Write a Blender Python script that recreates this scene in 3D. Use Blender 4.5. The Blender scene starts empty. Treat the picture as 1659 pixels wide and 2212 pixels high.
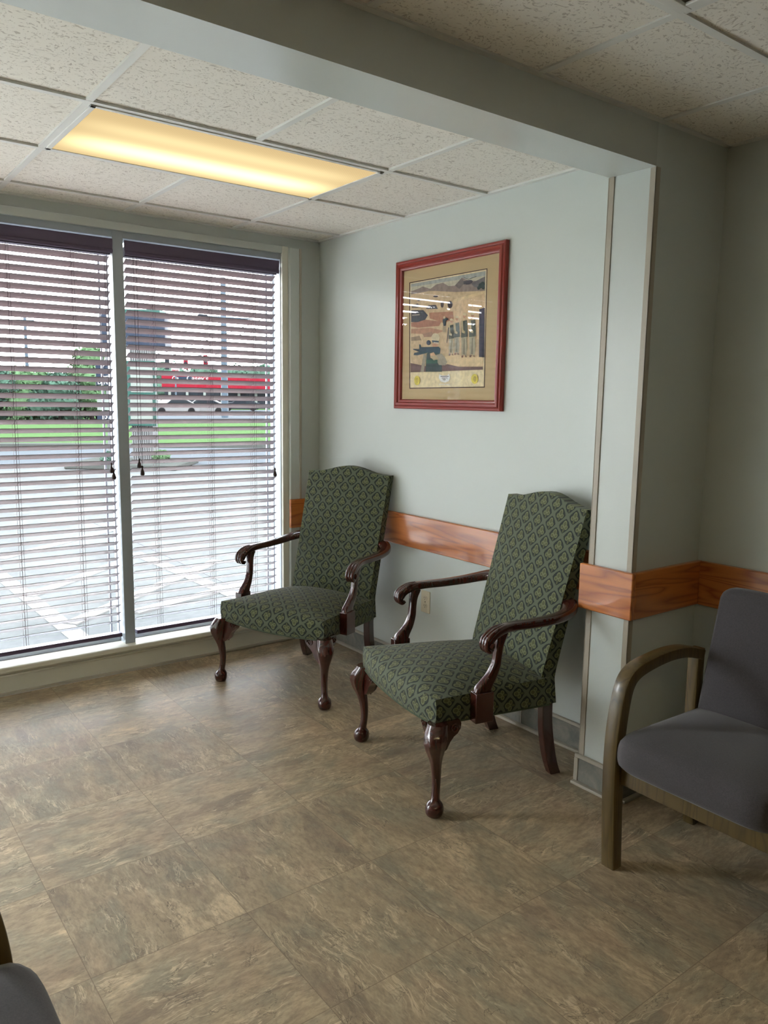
import bpy, bmesh, math, random
from mathutils import Vector, Matrix, noise as mnoise

random.seed(7)
SC = bpy.context.scene
COL = SC.collection
PI = math.pi

# ------------------------------------------------------------------ camera
CAM_POS = Vector((-2.6371, -4.1871, 1.5097))
CAM_R = Vector((0.79966067, -0.60028001, 0.01437757)).normalized()
CAM_F = Vector((0.59583601, 0.79032214, -0.14272479)).normalized()
CAM_U = CAM_R.cross(CAM_F).normalized()
FPX = 1685.2
cd = bpy.data.cameras.new('camera'); cam = bpy.data.objects.new('camera', cd); COL.objects.link(cam)
m = Matrix((( CAM_R.x, CAM_U.x, -CAM_F.x, CAM_POS.x),
            ( CAM_R.y, CAM_U.y, -CAM_F.y, CAM_POS.y),
            ( CAM_R.z, CAM_U.z, -CAM_F.z, CAM_POS.z), (0, 0, 0, 1)))
cam.matrix_world = m
cd.sensor_fit = 'HORIZONTAL'; cd.sensor_width = 36.0; cd.lens = 36.0 * FPX / 1659.0
cd.clip_start = 0.05; cd.clip_end = 1000
SC.camera = cam

# ------------------------------------------------------------------ world, exposure
SKY = 20.0
w = bpy.data.worlds.new('sky'); SC.world = w; w.use_nodes = True
nt = w.node_tree; nt.nodes.clear()
wo = nt.nodes.new('ShaderNodeOutputWorld'); wb = nt.nodes.new('ShaderNodeBackground')
tc = nt.nodes.new('ShaderNodeTexCoord'); sx = nt.nodes.new('ShaderNodeSeparateXYZ')
cr = nt.nodes.new('ShaderNodeValToRGB')
nt.links.new(tc.outputs['Generated'], sx.inputs[0]); nt.links.new(sx.outputs['Z'], cr.inputs[0])
cr.color_ramp.elements[0].position = 0.0; cr.color_ramp.elements[0].color = (0.96, 0.98, 1.0, 1)
cr.color_ramp.elements[1].position = 0.6; cr.color_ramp.elements[1].color = (0.86, 0.94, 1.0, 1)
nt.links.new(cr.outputs[0], wb.inputs['Color']); wb.inputs['Strength'].default_value = SKY
nt.links.new(wb.outputs[0], wo.inputs[0])
SC.view_settings.view_transform = 'Standard'; SC.view_settings.look = 'None'
SC.view_settings.gamma = 1.0; SC.view_settings.use_curve_mapping = False
SC.view_settings.exposure = 0.60
LAMP = 0.95          # radiance of the troffer diffusers
ROOM2 = 5.6          # radiance of the fixtures behind the photographer

# ------------------------------------------------------------------ helpers
def ray(u, v): return CAM_F + CAM_R * ((u - 829.5) / FPX) - CAM_U * ((v - 1106.0) / FPX)
def on(u, v, ax, val):
    r = ray(u, v); return CAM_POS + r * ((val - CAM_POS[ax]) / r[ax])

def s2l(c):
    c = c / 255.0
    return c / 12.92 if c <= 0.04045 else ((c + 0.055) / 1.055) ** 2.4
def rgb(r, g, b): return (s2l(r), s2l(g), s2l(b), 1.0)

class NB:
    """small node-graph helper"""
    def __init__(s, name):
        s.m = bpy.data.materials.new(name); s.m.use_nodes = True
        s.t = s.m.node_tree; s.t.nodes.clear()
        s.out = s.t.nodes.new('ShaderNodeOutputMaterial')
        s.p = s.t.nodes.new('ShaderNodeBsdfPrincipled')
        s.t.links.new(s.p.outputs[0], s.out.inputs[0])
    def n(s, typ, **kw):
        nd = s.t.nodes.new(typ)
        for k, v in kw.items(): setattr(nd, k, v)
        return nd
    def put(s, sock, v):
        if hasattr(v, 'is_output'): s.t.links.new(v, sock)
        elif v is not None: sock.default_value = v
    def math(s, op, a, b=None, c=None, clamp=False):
        nd = s.n('ShaderNodeMath', operation=op, use_clamp=clamp)
        s.put(nd.inputs[0], a)
        if b is not None: s.put(nd.inputs[1], b)
        if c is not None: s.put(nd.inputs[2], c)
        return nd.outputs[0]
    def mix(s, f, a, b):
        nd = s.n('ShaderNodeMix', data_type='RGBA')
        s.put(nd.inputs[0], f); s.put(nd.inputs[6], a); s.put(nd.inputs[7], b)
        return nd.outputs[2]
    def obj(s): return s.n('ShaderNodeTexCoord').outputs['Object']
    def uv(s): return s.n('ShaderNodeTexCoord').outputs['UV']
    def mapping(s, vec, scale=(1, 1, 1), rot=(0, 0, 0), loc=(0, 0, 0)):
        nd = s.n('ShaderNodeMapping'); s.put(nd.inputs[0], vec)
        nd.inputs['Location'].default_value = loc; nd.inputs['Rotation'].default_value = rot; nd.inputs['Scale'].default_value = scale
        return nd.outputs[0]
    def noise(s, vec, scale=5, detail=3, rough=0.5, dist=0.0, col=False):
        nd = s.n('ShaderNodeTexNoise'); s.put(nd.inputs['Vector'], vec)
        nd.inputs['Scale'].default_value = scale; nd.inputs['Detail'].default_value = detail
        nd.inputs['Roughness'].default_value = rough; nd.inputs['Distortion'].default_value = dist
        return nd.outputs['Color' if col else 'Fac']
    def ramp(s, f, stops):
        nd = s.n('ShaderNodeValToRGB'); s.put(nd.inputs[0], f)
        e = nd.color_ramp.elements
        while len(e) < len(stops): e.new(0.5)
        for i, (p, c) in enumerate(stops): e[i].position = p; e[i].color = c
        return nd.outputs[0]
    def bump(s, h, strength=0.3, dist=0.01):
        nd = s.n('ShaderNodeBump'); nd.inputs['Strength'].default_value = strength; nd.inputs['Distance'].default_value = dist
        s.put(nd.inputs['Height'], h); s.t.links.new(nd.outputs[0], s.p.inputs['Normal'])
    def base(s, c, rough=0.5, spec=0.5, **kw):
        s.put(s.p.inputs['Base Color'], c); s.put(s.p.inputs['Roughness'], rough)
        s.p.inputs['Specular IOR Level'].default_value = spec
        for k, v in kw.items(): s.put(s.p.inputs[k], v)
        return s

def flat(name, c, rough=0.5, spec=0.4, var=0.06, scale=8, **kw):
    """plain procedural material: one colour with slight mottling"""
    b = NB(name); o = b.obj(); f = b.noise(o, scale, 3)
    lo = tuple(x * (1 - var) for x in c[:3]) + (1,); hi = tuple(min(1, x * (1 + var)) for x in c[:3]) + (1,)
    b.base(b.mix(f, lo, hi), rough, spec, **kw)
    return b.m

def paint(name, c, rough=0.42, spec=0.45):
    b = NB(name); o = b.obj()
    f = b.noise(o, 1.3, 2); lo = tuple(x * 0.96 for x in c[:3]) + (1,); hi = tuple(x * 1.04 for x in c[:3]) + (1,)
    b.base(b.mix(f, lo, hi), rough, spec)
    b.bump(b.noise(o, 180, 3, 0.6), 0.06, 0.002)
    return b.m

def glass(name, ior=1.45, tint=(1, 1, 1, 1), rough=0.0):
    b = NB(name); b.t.nodes.remove(b.p)
    tr = b.n('ShaderNodeBsdfTransparent'); tr.inputs[0].default_value = tint
    gl = b.n('ShaderNodeBsdfGlossy'); gl.inputs['Roughness'].default_value = rough
    lw = b.n('ShaderNodeLayerWeight'); lw.inputs['Blend'].default_value = 0.5
    f0 = ((ior - 1) / (ior + 1)) ** 2 * 0.9
    fr = b.math('ADD', f0, b.math('MULTIPLY', b.math('POWER', lw.outputs['Facing'], 5.0), 1 - f0))
    mx = b.n('ShaderNodeMixShader'); b.t.links.new(fr, mx.inputs[0])
    b.t.links.new(tr.outputs[0], mx.inputs[1]); b.t.links.new(gl.outputs[0], mx.inputs[2])
    b.t.links.new(mx.outputs[0], b.out.inputs[0])
    return b.m

def wood(name, c1, c2, axis, scale=1.0, rough=0.3, coat=0.4):
    b = NB(name); o = b.obj()
    sc = [9.0, 9.0, 9.0]; sc[axis] = 0.9
    v = b.mapping(o, tuple(x * scale for x in sc))
    d = b.noise(v, 1.1, 2, 0.5, 0.6)
    rings = b.math('FRACT', b.math('MULTIPLY', d, 9.0))
    rings = b.math('SUBTRACT', 1.0, b.math('ABSOLUTE', b.math('SUBTRACT', b.math('MULTIPLY', rings, 2.0), 1.0)))
    rings = b.math('POWER', rings, 2.2)
    sc2 = [160.0, 160.0, 160.0]; sc2[axis] = 5.0
    fine = b.noise(b.mapping(o, tuple(x * scale for x in sc2)), 1.0, 3, 0.6)
    f = b.math('ADD', b.math('MULTIPLY', rings, 0.75), b.math('MULTIPLY', fine, 0.45), clamp=True)
    big = b.noise(o, 2.2, 1)
    col = b.mix(f, c1, c2)
    col = b.mix(b.math('MULTIPLY', big, 0.25), col, c2)
    b.base(col, rough, 0.5)
    b.p.inputs['Coat Weight'].default_value = coat; b.p.inputs['Coat Roughness'].default_value = 0.12
    return b.m

# mesh building
def new_bm(): return bmesh.new()
def box(bm, lo, hi, mat=0):
    vs = [bm.verts.new((x, y, z)) for z in (lo[2], hi[2]) for y in (lo[1], hi[1]) for x in (lo[0], hi[0])]
    fs = [(0, 2, 3, 1), (4, 5, 7, 6), (0, 1, 5, 4), (2, 6, 7, 3), (0, 4, 6, 2), (1, 3, 7, 5)]
    out = []
    for f in fs:
        fc = bm.faces.new([vs[i] for i in f]); fc.material_index = mat; out.append(fc)
    return out
def obox(bm, c, ax, ay, az):
    """box from centre and three half-axis vectors"""
    c, ax, ay, az = Vector(c), Vector(ax), Vector(ay), Vector(az)
    vs = [bm.verts.new(c + ax * i + ay * j + az * k) for k in (-1, 1) for j in (-1, 1) for i in (-1, 1)]
    for f in [(0, 2, 3, 1), (4, 5, 7, 6), (0, 1, 5, 4), (2, 6, 7, 3), (0, 4, 6, 2), (1, 3, 7, 5)]:
        bm.faces.new([vs[i] for i in f])
def poly(bm, pts, mat=0):
    f = bm.faces.new([bm.verts.new(p) for p in pts]); f.material_index = mat; return f
def prism(bm, pts, off):
    """extrude polygon pts (3D) by vector off"""
    off = Vector(off); a = [bm.verts.new(p) for p in pts]; b = [bm.verts.new(Vector(p) + off) for p in pts]
    n = len(pts)
    bm.faces.new(a); bm.faces.new(b[::-1])
    for i in range(n): bm.faces.new((a[i], b[i], b[(i + 1) % n], a[(i + 1) % n]))
def rings(bm, rs, cap=True):
    """loft closed rings (lists of points)"""
    R = [[bm.verts.new(p) for p in r] for r in rs]
    n = len(R[0])
    for a, b in zip(R, R[1:]):
        for i in range(n): bm.faces.new((a[i], a[(i + 1) % n], b[(i + 1) % n], b[i]))
    if cap: bm.faces.new(R[0][::-1]); bm.faces.new(R[-1])
def tube(bm, pts, rad, seg=8):
    pts = [Vector(p) for p in pts]; n = len(pts)
    rad = rad if isinstance(rad, (list, tuple)) else [rad] * n
    rs = []; prev = None
    for i, p in enumerate(pts):
        t = (pts[min(i + 1, n - 1)] - pts[max(i - 1, 0)]).normalized()
        if prev is None:
            a = Vector((0, 0, 1)) if abs(t.z) < 0.9 else Vector((1, 0, 0))
            prev = (a - t * a.dot(t)).normalized()
        prev = (prev - t * prev.dot(t)).normalized(); bn = t.cross(prev)
        rs.append([p + (prev * math.cos(2 * PI * k / seg) + bn * math.sin(2 * PI * k / seg)) * rad[i] for k in range(seg)])
    rings(bm, rs)
def spline(pts, n=6):
    """Catmull-Rom through tuples of any length"""
    out = []
    P = [pts[0]] + list(pts) + [pts[-1]]
    for i in range(1, len(P) - 2):
        for k in range(n):
            t = k / n
            out.append(tuple(0.5 * ((2 * b) + (-a + c) * t + (2 * a - 5 * b + 4 * c - d) * t * t + (-a + 3 * b - 3 * c + d) * t ** 3)
                             for a, b, c, d in zip(P[i - 1], P[i], P[i + 1], P[i + 2])))
    out.append(tuple(pts[-1])); return out
def sweep(bm, pts, side, seg=16, e=3.0):
    """rounded-rect sweep: pts = (x,y,z,width,height); side = approx. sideways direction"""
    side = Vector(side); P = [Vector(p[:3]) for p in pts]; n = len(P); rs = []
    for i, p in enumerate(P):
        t = (P[min(i + 1, n - 1)] - P[max(i - 1, 0)]).normalized()
        s_ = (side - t * side.dot(t)).normalized(); u_ = t.cross(s_).normalized()
        wd, ht = pts[i][3] / 2, pts[i][4] / 2; r = []
        for k in range(seg):
            a = 2 * PI * (k + .5) / seg; c, s = math.cos(a), math.sin(a)
            x = math.copysign(abs(c) ** (2 / e), c) * wd; y = math.copysign(abs(s) ** (2 / e), s) * ht
            r.append(p + s_ * x + u_ * y)
        rs.append(r)
    rings(bm, rs)
def rsweep(bm, pts, side, ch=0.22):
    """chamfered rectangular bar: pts = (x,y,z,width,height)"""
    side = Vector(side); P = [Vector(p[:3]) for p in pts]; n = len(P); rs = []
    for i, p in enumerate(P):
        t = (P[min(i + 1, n - 1)] - P[max(i - 1, 0)]).normalized()
        s_ = (side - t * side.dot(t)).normalized(); u_ = t.cross(s_).normalized(); a, b = pts[i][3] / 2, pts[i][4] / 2; c = min(a, b) * ch
        rs.append([p + s_ * x + u_ * y for x, y in ((a, b - c), (a - c * .3, b - c * .3), (a - c, b), (-a + c, b), (-a + c * .3, b - c * .3), (-a, b - c), (-a, -b + c), (-a + c * .3, -b + c * .3), (-a + c, -b), (a - c, -b), (a - c * .3, -b + c * .3), (a, -b + c))])
    rings(bm, rs)
def sphere(bm, c, r, seg=12, rg=8, sc=(1, 1, 1)):
    mt = Matrix.Translation(c) @ Matrix.Diagonal((r * sc[0], r * sc[1], r * sc[2], 1))
    bmesh.ops.create_uvsphere(bm, u_segments=seg, v_segments=rg, radius=1, matrix=mt)

def make(name, bm, mat, parent=None, smooth=False, bevel=0, bseg=2, kind=None, loc=None, angle=40):
    bmesh.ops.recalc_face_normals(bm, faces=bm.faces)
    me = bpy.data.meshes.new(name); bm.to_mesh(me); bm.free()
    for mm in (mat if isinstance(mat, list) else [mat]): me.materials.append(mm)
    o = bpy.data.objects.new(name, me); COL.objects.link(o)
    if smooth:
        for p in me.polygons: p.use_smooth = True
        try: me.set_sharp_from_angle(angle=math.radians(angle))
        except Exception: pass
    if bevel:
        md = o.modifiers.new('bevel', 'BEVEL'); md.width = bevel; md.segments = bseg; md.limit_method = 'ANGLE'; md.angle_limit = math.radians(35)
        md.harden_normals = False
        for p in me.polygons: p.use_smooth = True
        try: me.set_sharp_from_angle(angle=math.radians(50))
        except Exception: pass
    if parent: o.parent = parent
    if kind: o['kind'] = kind
    if loc: o.location = loc
    return o
def tag(o, label, cat, group=None):
    o['label'] = label; o['category'] = cat
    if group: o['group'] = group
    return o
def thing(name, label, cat, loc=(0, 0, 0), rz=0, group=None):
    o = bpy.data.objects.new(name, None); COL.objects.link(o); o.empty_display_size = 0.1
    o.location = loc; o.rotation_euler = (0, 0, rz)
    return tag(o, label, cat, group)
def copy_tree(o, parent=None):
    c = o.copy(); COL.objects.link(c)
    if parent: c.parent = parent
    for ch in [x for x in bpy.data.objects if x.parent == o]: copy_tree(ch, c)
    return c
def struct(name, bm, mat, parent=None, label=None, **kw):
    o = make(name, bm, mat, parent, kind=None if parent else 'structure', **kw)
    if label: o['label'] = label
    return o

# ------------------------------------------------------------------ setting materials
M = {}
M['wall'] = paint('wall_paint_grey_green', rgb(198, 204, 199), 0.34)
M['wall_gloss'] = paint('beam_paint_grey_green', rgb(198, 204, 199), 0.26, 0.6)
M['guard'] = flat('corner_guard_taupe', rgb(172, 164, 148), 0.4)
M['alum'] = flat('window_frame_grey', rgb(160, 168, 176), 0.4, 0.5)
M['cream'] = flat('cream_trim', rgb(222, 220, 206), 0.45)
M['oak'] = wood('honey_oak_y', rgb(212, 132, 66), rgb(150, 78, 34), 1)
M['oakx'] = wood('honey_oak_x', rgb(212, 132, 66), rgb(150, 78, 34), 0)
M['glass'] = glass('window_glass', 1.4)
M['white'] = flat('white_enamel', rgb(214, 214, 208), 0.4)

def floor_material():
    b = NB('stone_look_vinyl_tile'); o = b.obj()
    sp = b.n('ShaderNodeSeparateXYZ'); b.put(sp.inputs[0], o)
    T = 0.452
    gx = b.math('DIVIDE', b.math('ADD', sp.outputs[0], 2.125 + T * 20), T)
    gy = b.math('DIVIDE', b.math('ADD', sp.outputs[1], 1.812 + T * 20), T)
    ix, iy = b.math('FLOOR', gx), b.math('FLOOR', gy)
    fx, fy = b.math('FRACT', gx), b.math('FRACT', gy)
    cb = b.n('ShaderNodeCombineXYZ'); b.put(cb.inputs[0], ix); b.put(cb.inputs[1], iy)
    wn = b.n('ShaderNodeTexWhiteNoise', noise_dimensions='3D'); b.put(wn.inputs['Vector'], cb.outputs[0])
    sw = b.math('GREATER_THAN', wn.outputs['Value'], 0.42)
    a1 = b.n('ShaderNodeCombineXYZ'); b.put(a1.inputs[0], fx); b.put(a1.inputs[1], fy)
    a2 = b.n('ShaderNodeCombineXYZ'); b.put(a2.inputs[0], fy); b.put(a2.inputs[1], fx)
    mv = b.n('ShaderNodeMix', data_type='VECTOR'); b.put(mv.inputs[0], sw); b.put(mv.inputs[4], a1.outputs[0]); b.put(mv.inputs[5], a2.outputs[0])
    off = b.n('ShaderNodeVectorMath', operation='MULTIPLY_ADD')
    b.put(off.inputs[0], wn.outputs['Color']); off.inputs[1].default_value = (23, 23, 23); b.put(off.inputs[2], mv.outputs[1])
    v = off.outputs[0]
    # warp
    wv = b.noise(v, 2.2, 3, 0.55, 0, True)
    wd = b.n('ShaderNodeVectorMath', operation='MULTIPLY_ADD'); b.put(wd.inputs[0], wv); wd.inputs[1].default_value = (0.17, 0.17, 0.17); b.put(wd.inputs[2], v)
    st = b.mapping(wd.outputs[0], (3.6, 1.1, 1))
    n1 = b.noise(st, 1.0, 9, 0.66, 0.3)
    n2 = b.noise(b.mapping(wd.outputs[0], (2.6, 1.5, 1), loc=(7, 3, 0)), 1.0, 8, 0.66, 0.4)
    fine = b.noise(b.mapping(v, (34, 12, 1)), 1.0, 6, 0.75)
    chip = b.n('ShaderNodeTexVoronoi', feature='F1', distance='EUCLIDEAN'); b.put(chip.inputs['Vector'], b.mapping(wd.outputs[0], (9, 4.5, 1), (0, 0, 0.3))); chip.inputs['Scale'].default_value = 1.0
    cs = b.n('ShaderNodeSeparateXYZ'); b.put(cs.inputs[0], chip.outputs['Color'])
    col = b.ramp(n1, [(0.34, rgb(131, 115, 96)), (0.44, rgb(159, 139, 113)), (0.50, rgb(179, 159, 128)), (0.57, rgb(170, 150, 121)), (0.66, rgb(217, 193, 156))])
    col = b.mix(b.ramp(n2, [(0.46, (0, 0, 0, 1)), (0.60, (0.75, 0.75, 0.75, 1))]), col, rgb(140, 136, 116))
    pk = b.noise(b.mapping(v, (2.0, 2.0, 1), loc=(3, 9, 0)), 1.0, 2)
    col = b.mix(b.ramp(pk, [(0.54, (0, 0, 0, 1)), (0.72, (0.4, 0.4, 0.4, 1))]), col, rgb(182, 150, 123))
    col = b.mix(b.math('MULTIPLY', cs.outputs[0], 0.22), col, rgb(221, 198, 160))
    col = b.mix(b.math('MULTIPLY', cs.outputs[1], 0.18), col, rgb(121, 108, 90))
    col = b.mix(b.math('MULTIPLY', b.math('SUBTRACT', fine, 0.42, clamp=True), 2.2, clamp=True), col, rgb(107, 94, 79))
    # light and dark veins
    for (sc, lo, wdt, c, k) in [((7.0, 0.9, 1), (1, 5, 0), 0.014, rgb(218, 196, 162), 0.8), ((4.5, 2.4, 1), (11, 2, 0), 0.009, rgb(98, 87, 73), 0.8), ((9, 1.3, 1), (4, 14, 0), 0.010, rgb(212, 190, 156), 0.6)]:
        q = b.noise(b.mapping(wd.outputs[0], sc, loc=lo), 1.0, 5, 0.6, 0.5)
        line = b.math('SUBTRACT', 1.0, b.math('DIVIDE', b.math('ABSOLUTE', b.math('SUBTRACT', q, 0.5)), wdt), clamp=True)
        gate = b.ramp(b.noise(v, 3.0, 2), [(0.42, (0, 0, 0, 1)), (0.58, (1, 1, 1, 1))])
        line = b.math('MULTIPLY', b.math('MULTIPLY', line, gate), k)
        col = b.mix(line, col, c)
    # per-tile tint
    tint = b.math('ADD', 0.90, b.math('MULTIPLY', wn.outputs['Value'], 0.17))
    hv = b.n('ShaderNodeHueSaturation'); b.put(hv.inputs['Value'], tint); b.put(hv.inputs['Color'], col); col = hv.outputs[0]
    ex = b.math('MINIMUM', fx, b.math('SUBTRACT', 1.0, fx)); ey = b.math('MINIMUM', fy, b.math('SUBTRACT', 1.0, fy))
    e = b.math('MINIMUM', ex, ey)
    seam = b.math('LESS_THAN', e, 0.0028)
    col = b.mix(b.math('MULTIPLY', seam, 0.6), col, rgb(112, 95, 76))
    b.base(col, b.math('ADD', 0.34, b.math('MULTIPLY', n1, 0.2)), 0.4)
    b.bump(b.math('ADD', b.math('MULTIPLY', n1, 0.5), b.math('MULTIPLY', seam, -0.4)), 0.12, 0.003)
    return b.m
M['floor'] = floor_material()

def ceiling_material():
    b = NB('fissured_mineral_ceiling_tile'); o = b.obj()
    warp = b.noise(o, 9, 2, 0.5, 0, True)
    wd = b.n('ShaderNodeVectorMath', operation='MULTIPLY_ADD'); b.put(wd.inputs[0], warp); wd.inputs[1].default_value = (0.10, 0.10, 0); b.put(wd.inputs[2], o)
    f1 = b.noise(b.mapping(wd.outputs[0], (70, 120, 1)), 1.0, 2, 0.5)
    f2 = b.noise(b.mapping(wd.outputs[0], (170, 110, 1), loc=(5, 3, 0)), 1.0, 1, 0.5)
    a = b.ramp(f1, [(0.0, (0, 0, 0, 1)), (0.60, (0, 0, 0, 1)), (0.67, (1, 1, 1, 1))])
    c = b.ramp(f2, [(0.0, (0, 0, 0, 1)), (0.64, (0, 0, 0, 1)), (0.71, (1, 1, 1, 1))])
    k = b.math('MAXIMUM', a, c)
    col = b.mix(b.math('MULTIPLY', k, 0.5), rgb(228, 224, 214), rgb(140, 128, 112))
    b.base(col, 0.9, 0.15)
    b.bump(b.math('MULTIPLY', k, -1.0), 0.3, 0.002)
    return b.m
M['tile'] = ceiling_material()

def baseboard_material():
    b = NB('grey_stone_base_tile'); o = b.obj()
    f = b.noise(o, 12, 6, 0.65, 0.6)
    b.base(b.ramp(f, [(0.3, rgb(92, 96, 92)), (0.55, rgb(124, 122, 112)), (0.75, rgb(146, 140, 126))]), 0.5, 0.4)
    return b.m
M['base'] = baseboard_material()

# ------------------------------------------------------------------ room shell
H = 2.448; T = 0.6096; XR = 0.21; XJ = -0.225; YB, YF = -2.31, -2.50; HS = 2.31
XL = -5.2; YK = -7.2     # left wall and wall behind the photographer
bm = new_bm(); box(bm, (XL, YK, -0.06), (XR, 0.16, 0)); struct('floor', bm, M['floor'])
bm = new_bm(); box(bm, (XL, YK, H + 0.008), (XR, 0.16, H + 0.06)); ceil = struct('ceiling', bm, M['tile'])
# T-bar grid
bm = new_bm()
gx0, gy0 = -0.5812, -0.2372
xs = [gx0 - T * i for i in range(-1, 8)]; ys = [gy0 - T * i for i in range(0, 4)]
hw = 0.012
for x in xs:
    if x < -0.02: box(bm, (x - hw, YB, H), (x + hw, -0.001, H + 0.010))
for y in ys:
    box(bm, (XL, y - hw, H - 0.0005), (-0.001, y + hw, H + 0.010))
box(bm, (-0.022, YB, H - 0.001), (0.0, 0, H + 0.010)); box(bm, (XL, -0.022, H - 0.001), (0, 0, H + 0.010))
struct('grid', bm, M['white'], ceil)
bm = new_bm()
cx0, cy0 = -0.834, -2.964
for i in range(-2, 9):
    x = cx0 - T * i
    if x < XR: box(bm, (x - hw, YK, H + 0.003), (x + hw, YF, H + 0.012))
for i in range(0, 8):
    y = cy0 - T * i
    if y > YK: box(bm, (XL, y - hw, H + 0.0025), (XR, y + hw, H + 0.012))
box(bm, (XL, YF - 0.022, H + 0.002), (XR, YF, H + 0.012)); box(bm, (XR - 0.022, YK, H + 0.002), (XR, YF, H + 0.012))
struct('grid', bm, M['white'], ceil)

# walls
bm = new_bm(); box(bm, (0.0, YB, 0), (0.15, 0.16, H + 0.008)); struct('wall_right', bm, M['wall'])
bm = new_bm(); box(bm, (XJ, YF, 0), (XR + 0.1, YB, H + 0.008)); struct('wall_pier', bm, M['wall'])
bm = new_bm(); box(bm, (XR, YK, 0), (XR + 0.1, YF, H + 0.008)); struct('wall_right', bm, M['wall'])
bm = new_bm(); box(bm, (XL, YF, HS), (XJ, YB, H + 0.008)); struct('wall_beam', bm, M['wall_gloss'])
M['wall2'] = paint('wall_paint_taupe', rgb(96, 90, 80), 0.6)
bm = new_bm(); box(bm, (-4.34, YB, 0), (-4.24, 0.0, H + 0.008)); struct('wall_alcove_left', bm, M['wall'])
bm = new_bm(); box(bm, (XL - 0.1, YK, 0), (XL, 0.16, H + 0.008)); struct('wall_left', bm, M['wall2'])
bm = new_bm(); box(bm, (XL, YK - 0.1, 0), (XR, YK, H + 0.008)); struct('wall_back', bm, M['wall2'])
# window wall: right strip, header, low curb, left part
WX = [(-1.205, -0.275), (-2.20, -1.262), (-3.19, -2.257), (-4.18, -3.25)]   # window openings
bm = new_bm()
box(bm, (-0.235, 0, 0), (0, 0.16, H + 0.008))
box(bm, (XL, 0, 2.36), (-0.235, 0.16, H + 0.008))
box(bm, (XL, 0, 0), (-0.235, 0.16, 0.125))
struct('wall_window', bm, M['wall'])
# pilaster beside the window
bm = new_bm(); box(bm, (-0.232, -0.045, 0), (-0.168, 0, 2.385)); struct('trim_1', bm, M['wall'], bevel=0.002)
bm = new_bm(); box(bm, (-0.172, -0.049, 0), (-0.156, 0, 2.385)); struct('trim_2', bm, M['guard'], bevel=0.003)
# window trim: header and side casing
bm = new_bm(); box(bm, (-0.272, -0.021, 0.15), (-0.232, 0, 2.392)); struct('trim_3', bm, M['cream'], bevel=0.003)
bm = new_bm(); box(bm, (-4.24, -0.02, 2.352), (-0.272, 0, 2.392)); struct('trim_15', bm, M['wall'], bevel=0.003)
# sill and curb
bm = new_bm(); box(bm, (XL, -0.055, 0.122), (-0.20, 0.10, 0.150)); struct('trim_4', bm, M['cream'], bevel=0.006, bseg=3)
bm = new_bm(); box(bm, (XL, -0.030, 0.0), (-0.20, 0, 0.122)); box(bm, (XL, -0.038, 0.098), (-0.20, -0.02, 0.108)); struct('baseboard_window', bm, M['cream'], bevel=0.003)
bm = new_bm(); box(bm, (XL, -0.046, 0.0), (-0.20, -0.028, 0.016)); struct('trim_5', bm, M['guard'], bevel=0.006)
# windows
for i, (x0, x1) in enumerate(WX):
    bm = new_bm(); fw = 0.028
    for a, b_, d_ in ((x0, x0 + 0.012, .015), (x1 - 0.004, x1, .015), (x1 - 0.046, x1 - 0.036, .006)): box(bm, (a, 0.101 - d_, 0.15), (b_, 0.101 + d_, 2.36))
    box(bm, (x0, 0.075, 2.32), (x1, 0.13, 2.36)); box(bm, (x0, 0.075, 0.15), (x1, 0.13, 0.185))
    wdw = struct('window_%d' % (i + 1), bm, M['alum'], bevel=0.002)
    bm = new_bm(); box(bm, (x0 + 0.01, 0.098, 0.185), (x1 - 0.003, 0.104, 2.32)); struct('pane', bm, M['glass'], wdw)
bm = new_bm()
for a, b_ in ((-1.262, -1.205), (-2.257, -2.20), (-3.25, -3.19), (-4.24, -4.18)): box(bm, (a, -0.004, 0.15), (b_, 0.13, 2.36))
box(bm, (-0.275, 0.0, 0.15), (-0.235, 0.13, 2.36)); box(bm, (-4.24, 0.0, 2.318), (-0.235, 0.13, 2.36))
struct('trim_6', bm, M['alum'], bevel=0.002)

# chair rails
def rail(name, lo, hi, mat): 
    bm = new_bm(); box(bm, lo, hi); return struct(name, bm, mat, bevel=0.004, bseg=3)
RZ0, RZ1 = 0.719, 0.895
rail('trim_7', (-0.021, YB + 0.03, RZ0), (0, -0.001, RZ1), M['oak'])
rail('trim_8', (-0.106, -0.021, RZ0), (-0.021, 0, RZ1), M['oakx'])
rail('trim_9', (-0.245, -0.067, RZ0), (-0.135, -0.045, RZ1), M['oakx'])
rail('trim_10', (-0.247, YF - 0.022, RZ0), (-0.225, YB + 0.03, RZ1), M['oak'])
rail('trim_11', (-0.225, YF - 0.022, RZ0), (XR, YF, RZ1), M['oakx'])
rail('trim_12', (XR - 0.022, -6.5, RZ0), (XR, YF - 0.022, RZ1), M['oak'])
# corner guards on the pier
bm = new_bm(); box(bm, (XJ - 0.004, YB - 0.022, 0.12), (XJ, YB, HS)); box(bm, (XJ - 0.004, YB, 0.12), (XJ + 0.02, YB + 0.004, HS)); struct('trim_13', bm, M['guard'], bevel=0.0015)
bm = new_bm(); box(bm, (XJ - 0.004, YF - 0.004, 0.12), (XJ, YF + 0.020, HS - 0.002)); box(bm, (XJ - 0.004, YF - 0.004, 0.12), (XJ + 0.022, YF, HS - 0.002)); struct('trim_14', bm, M['guard'], bevel=0.0015)
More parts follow.
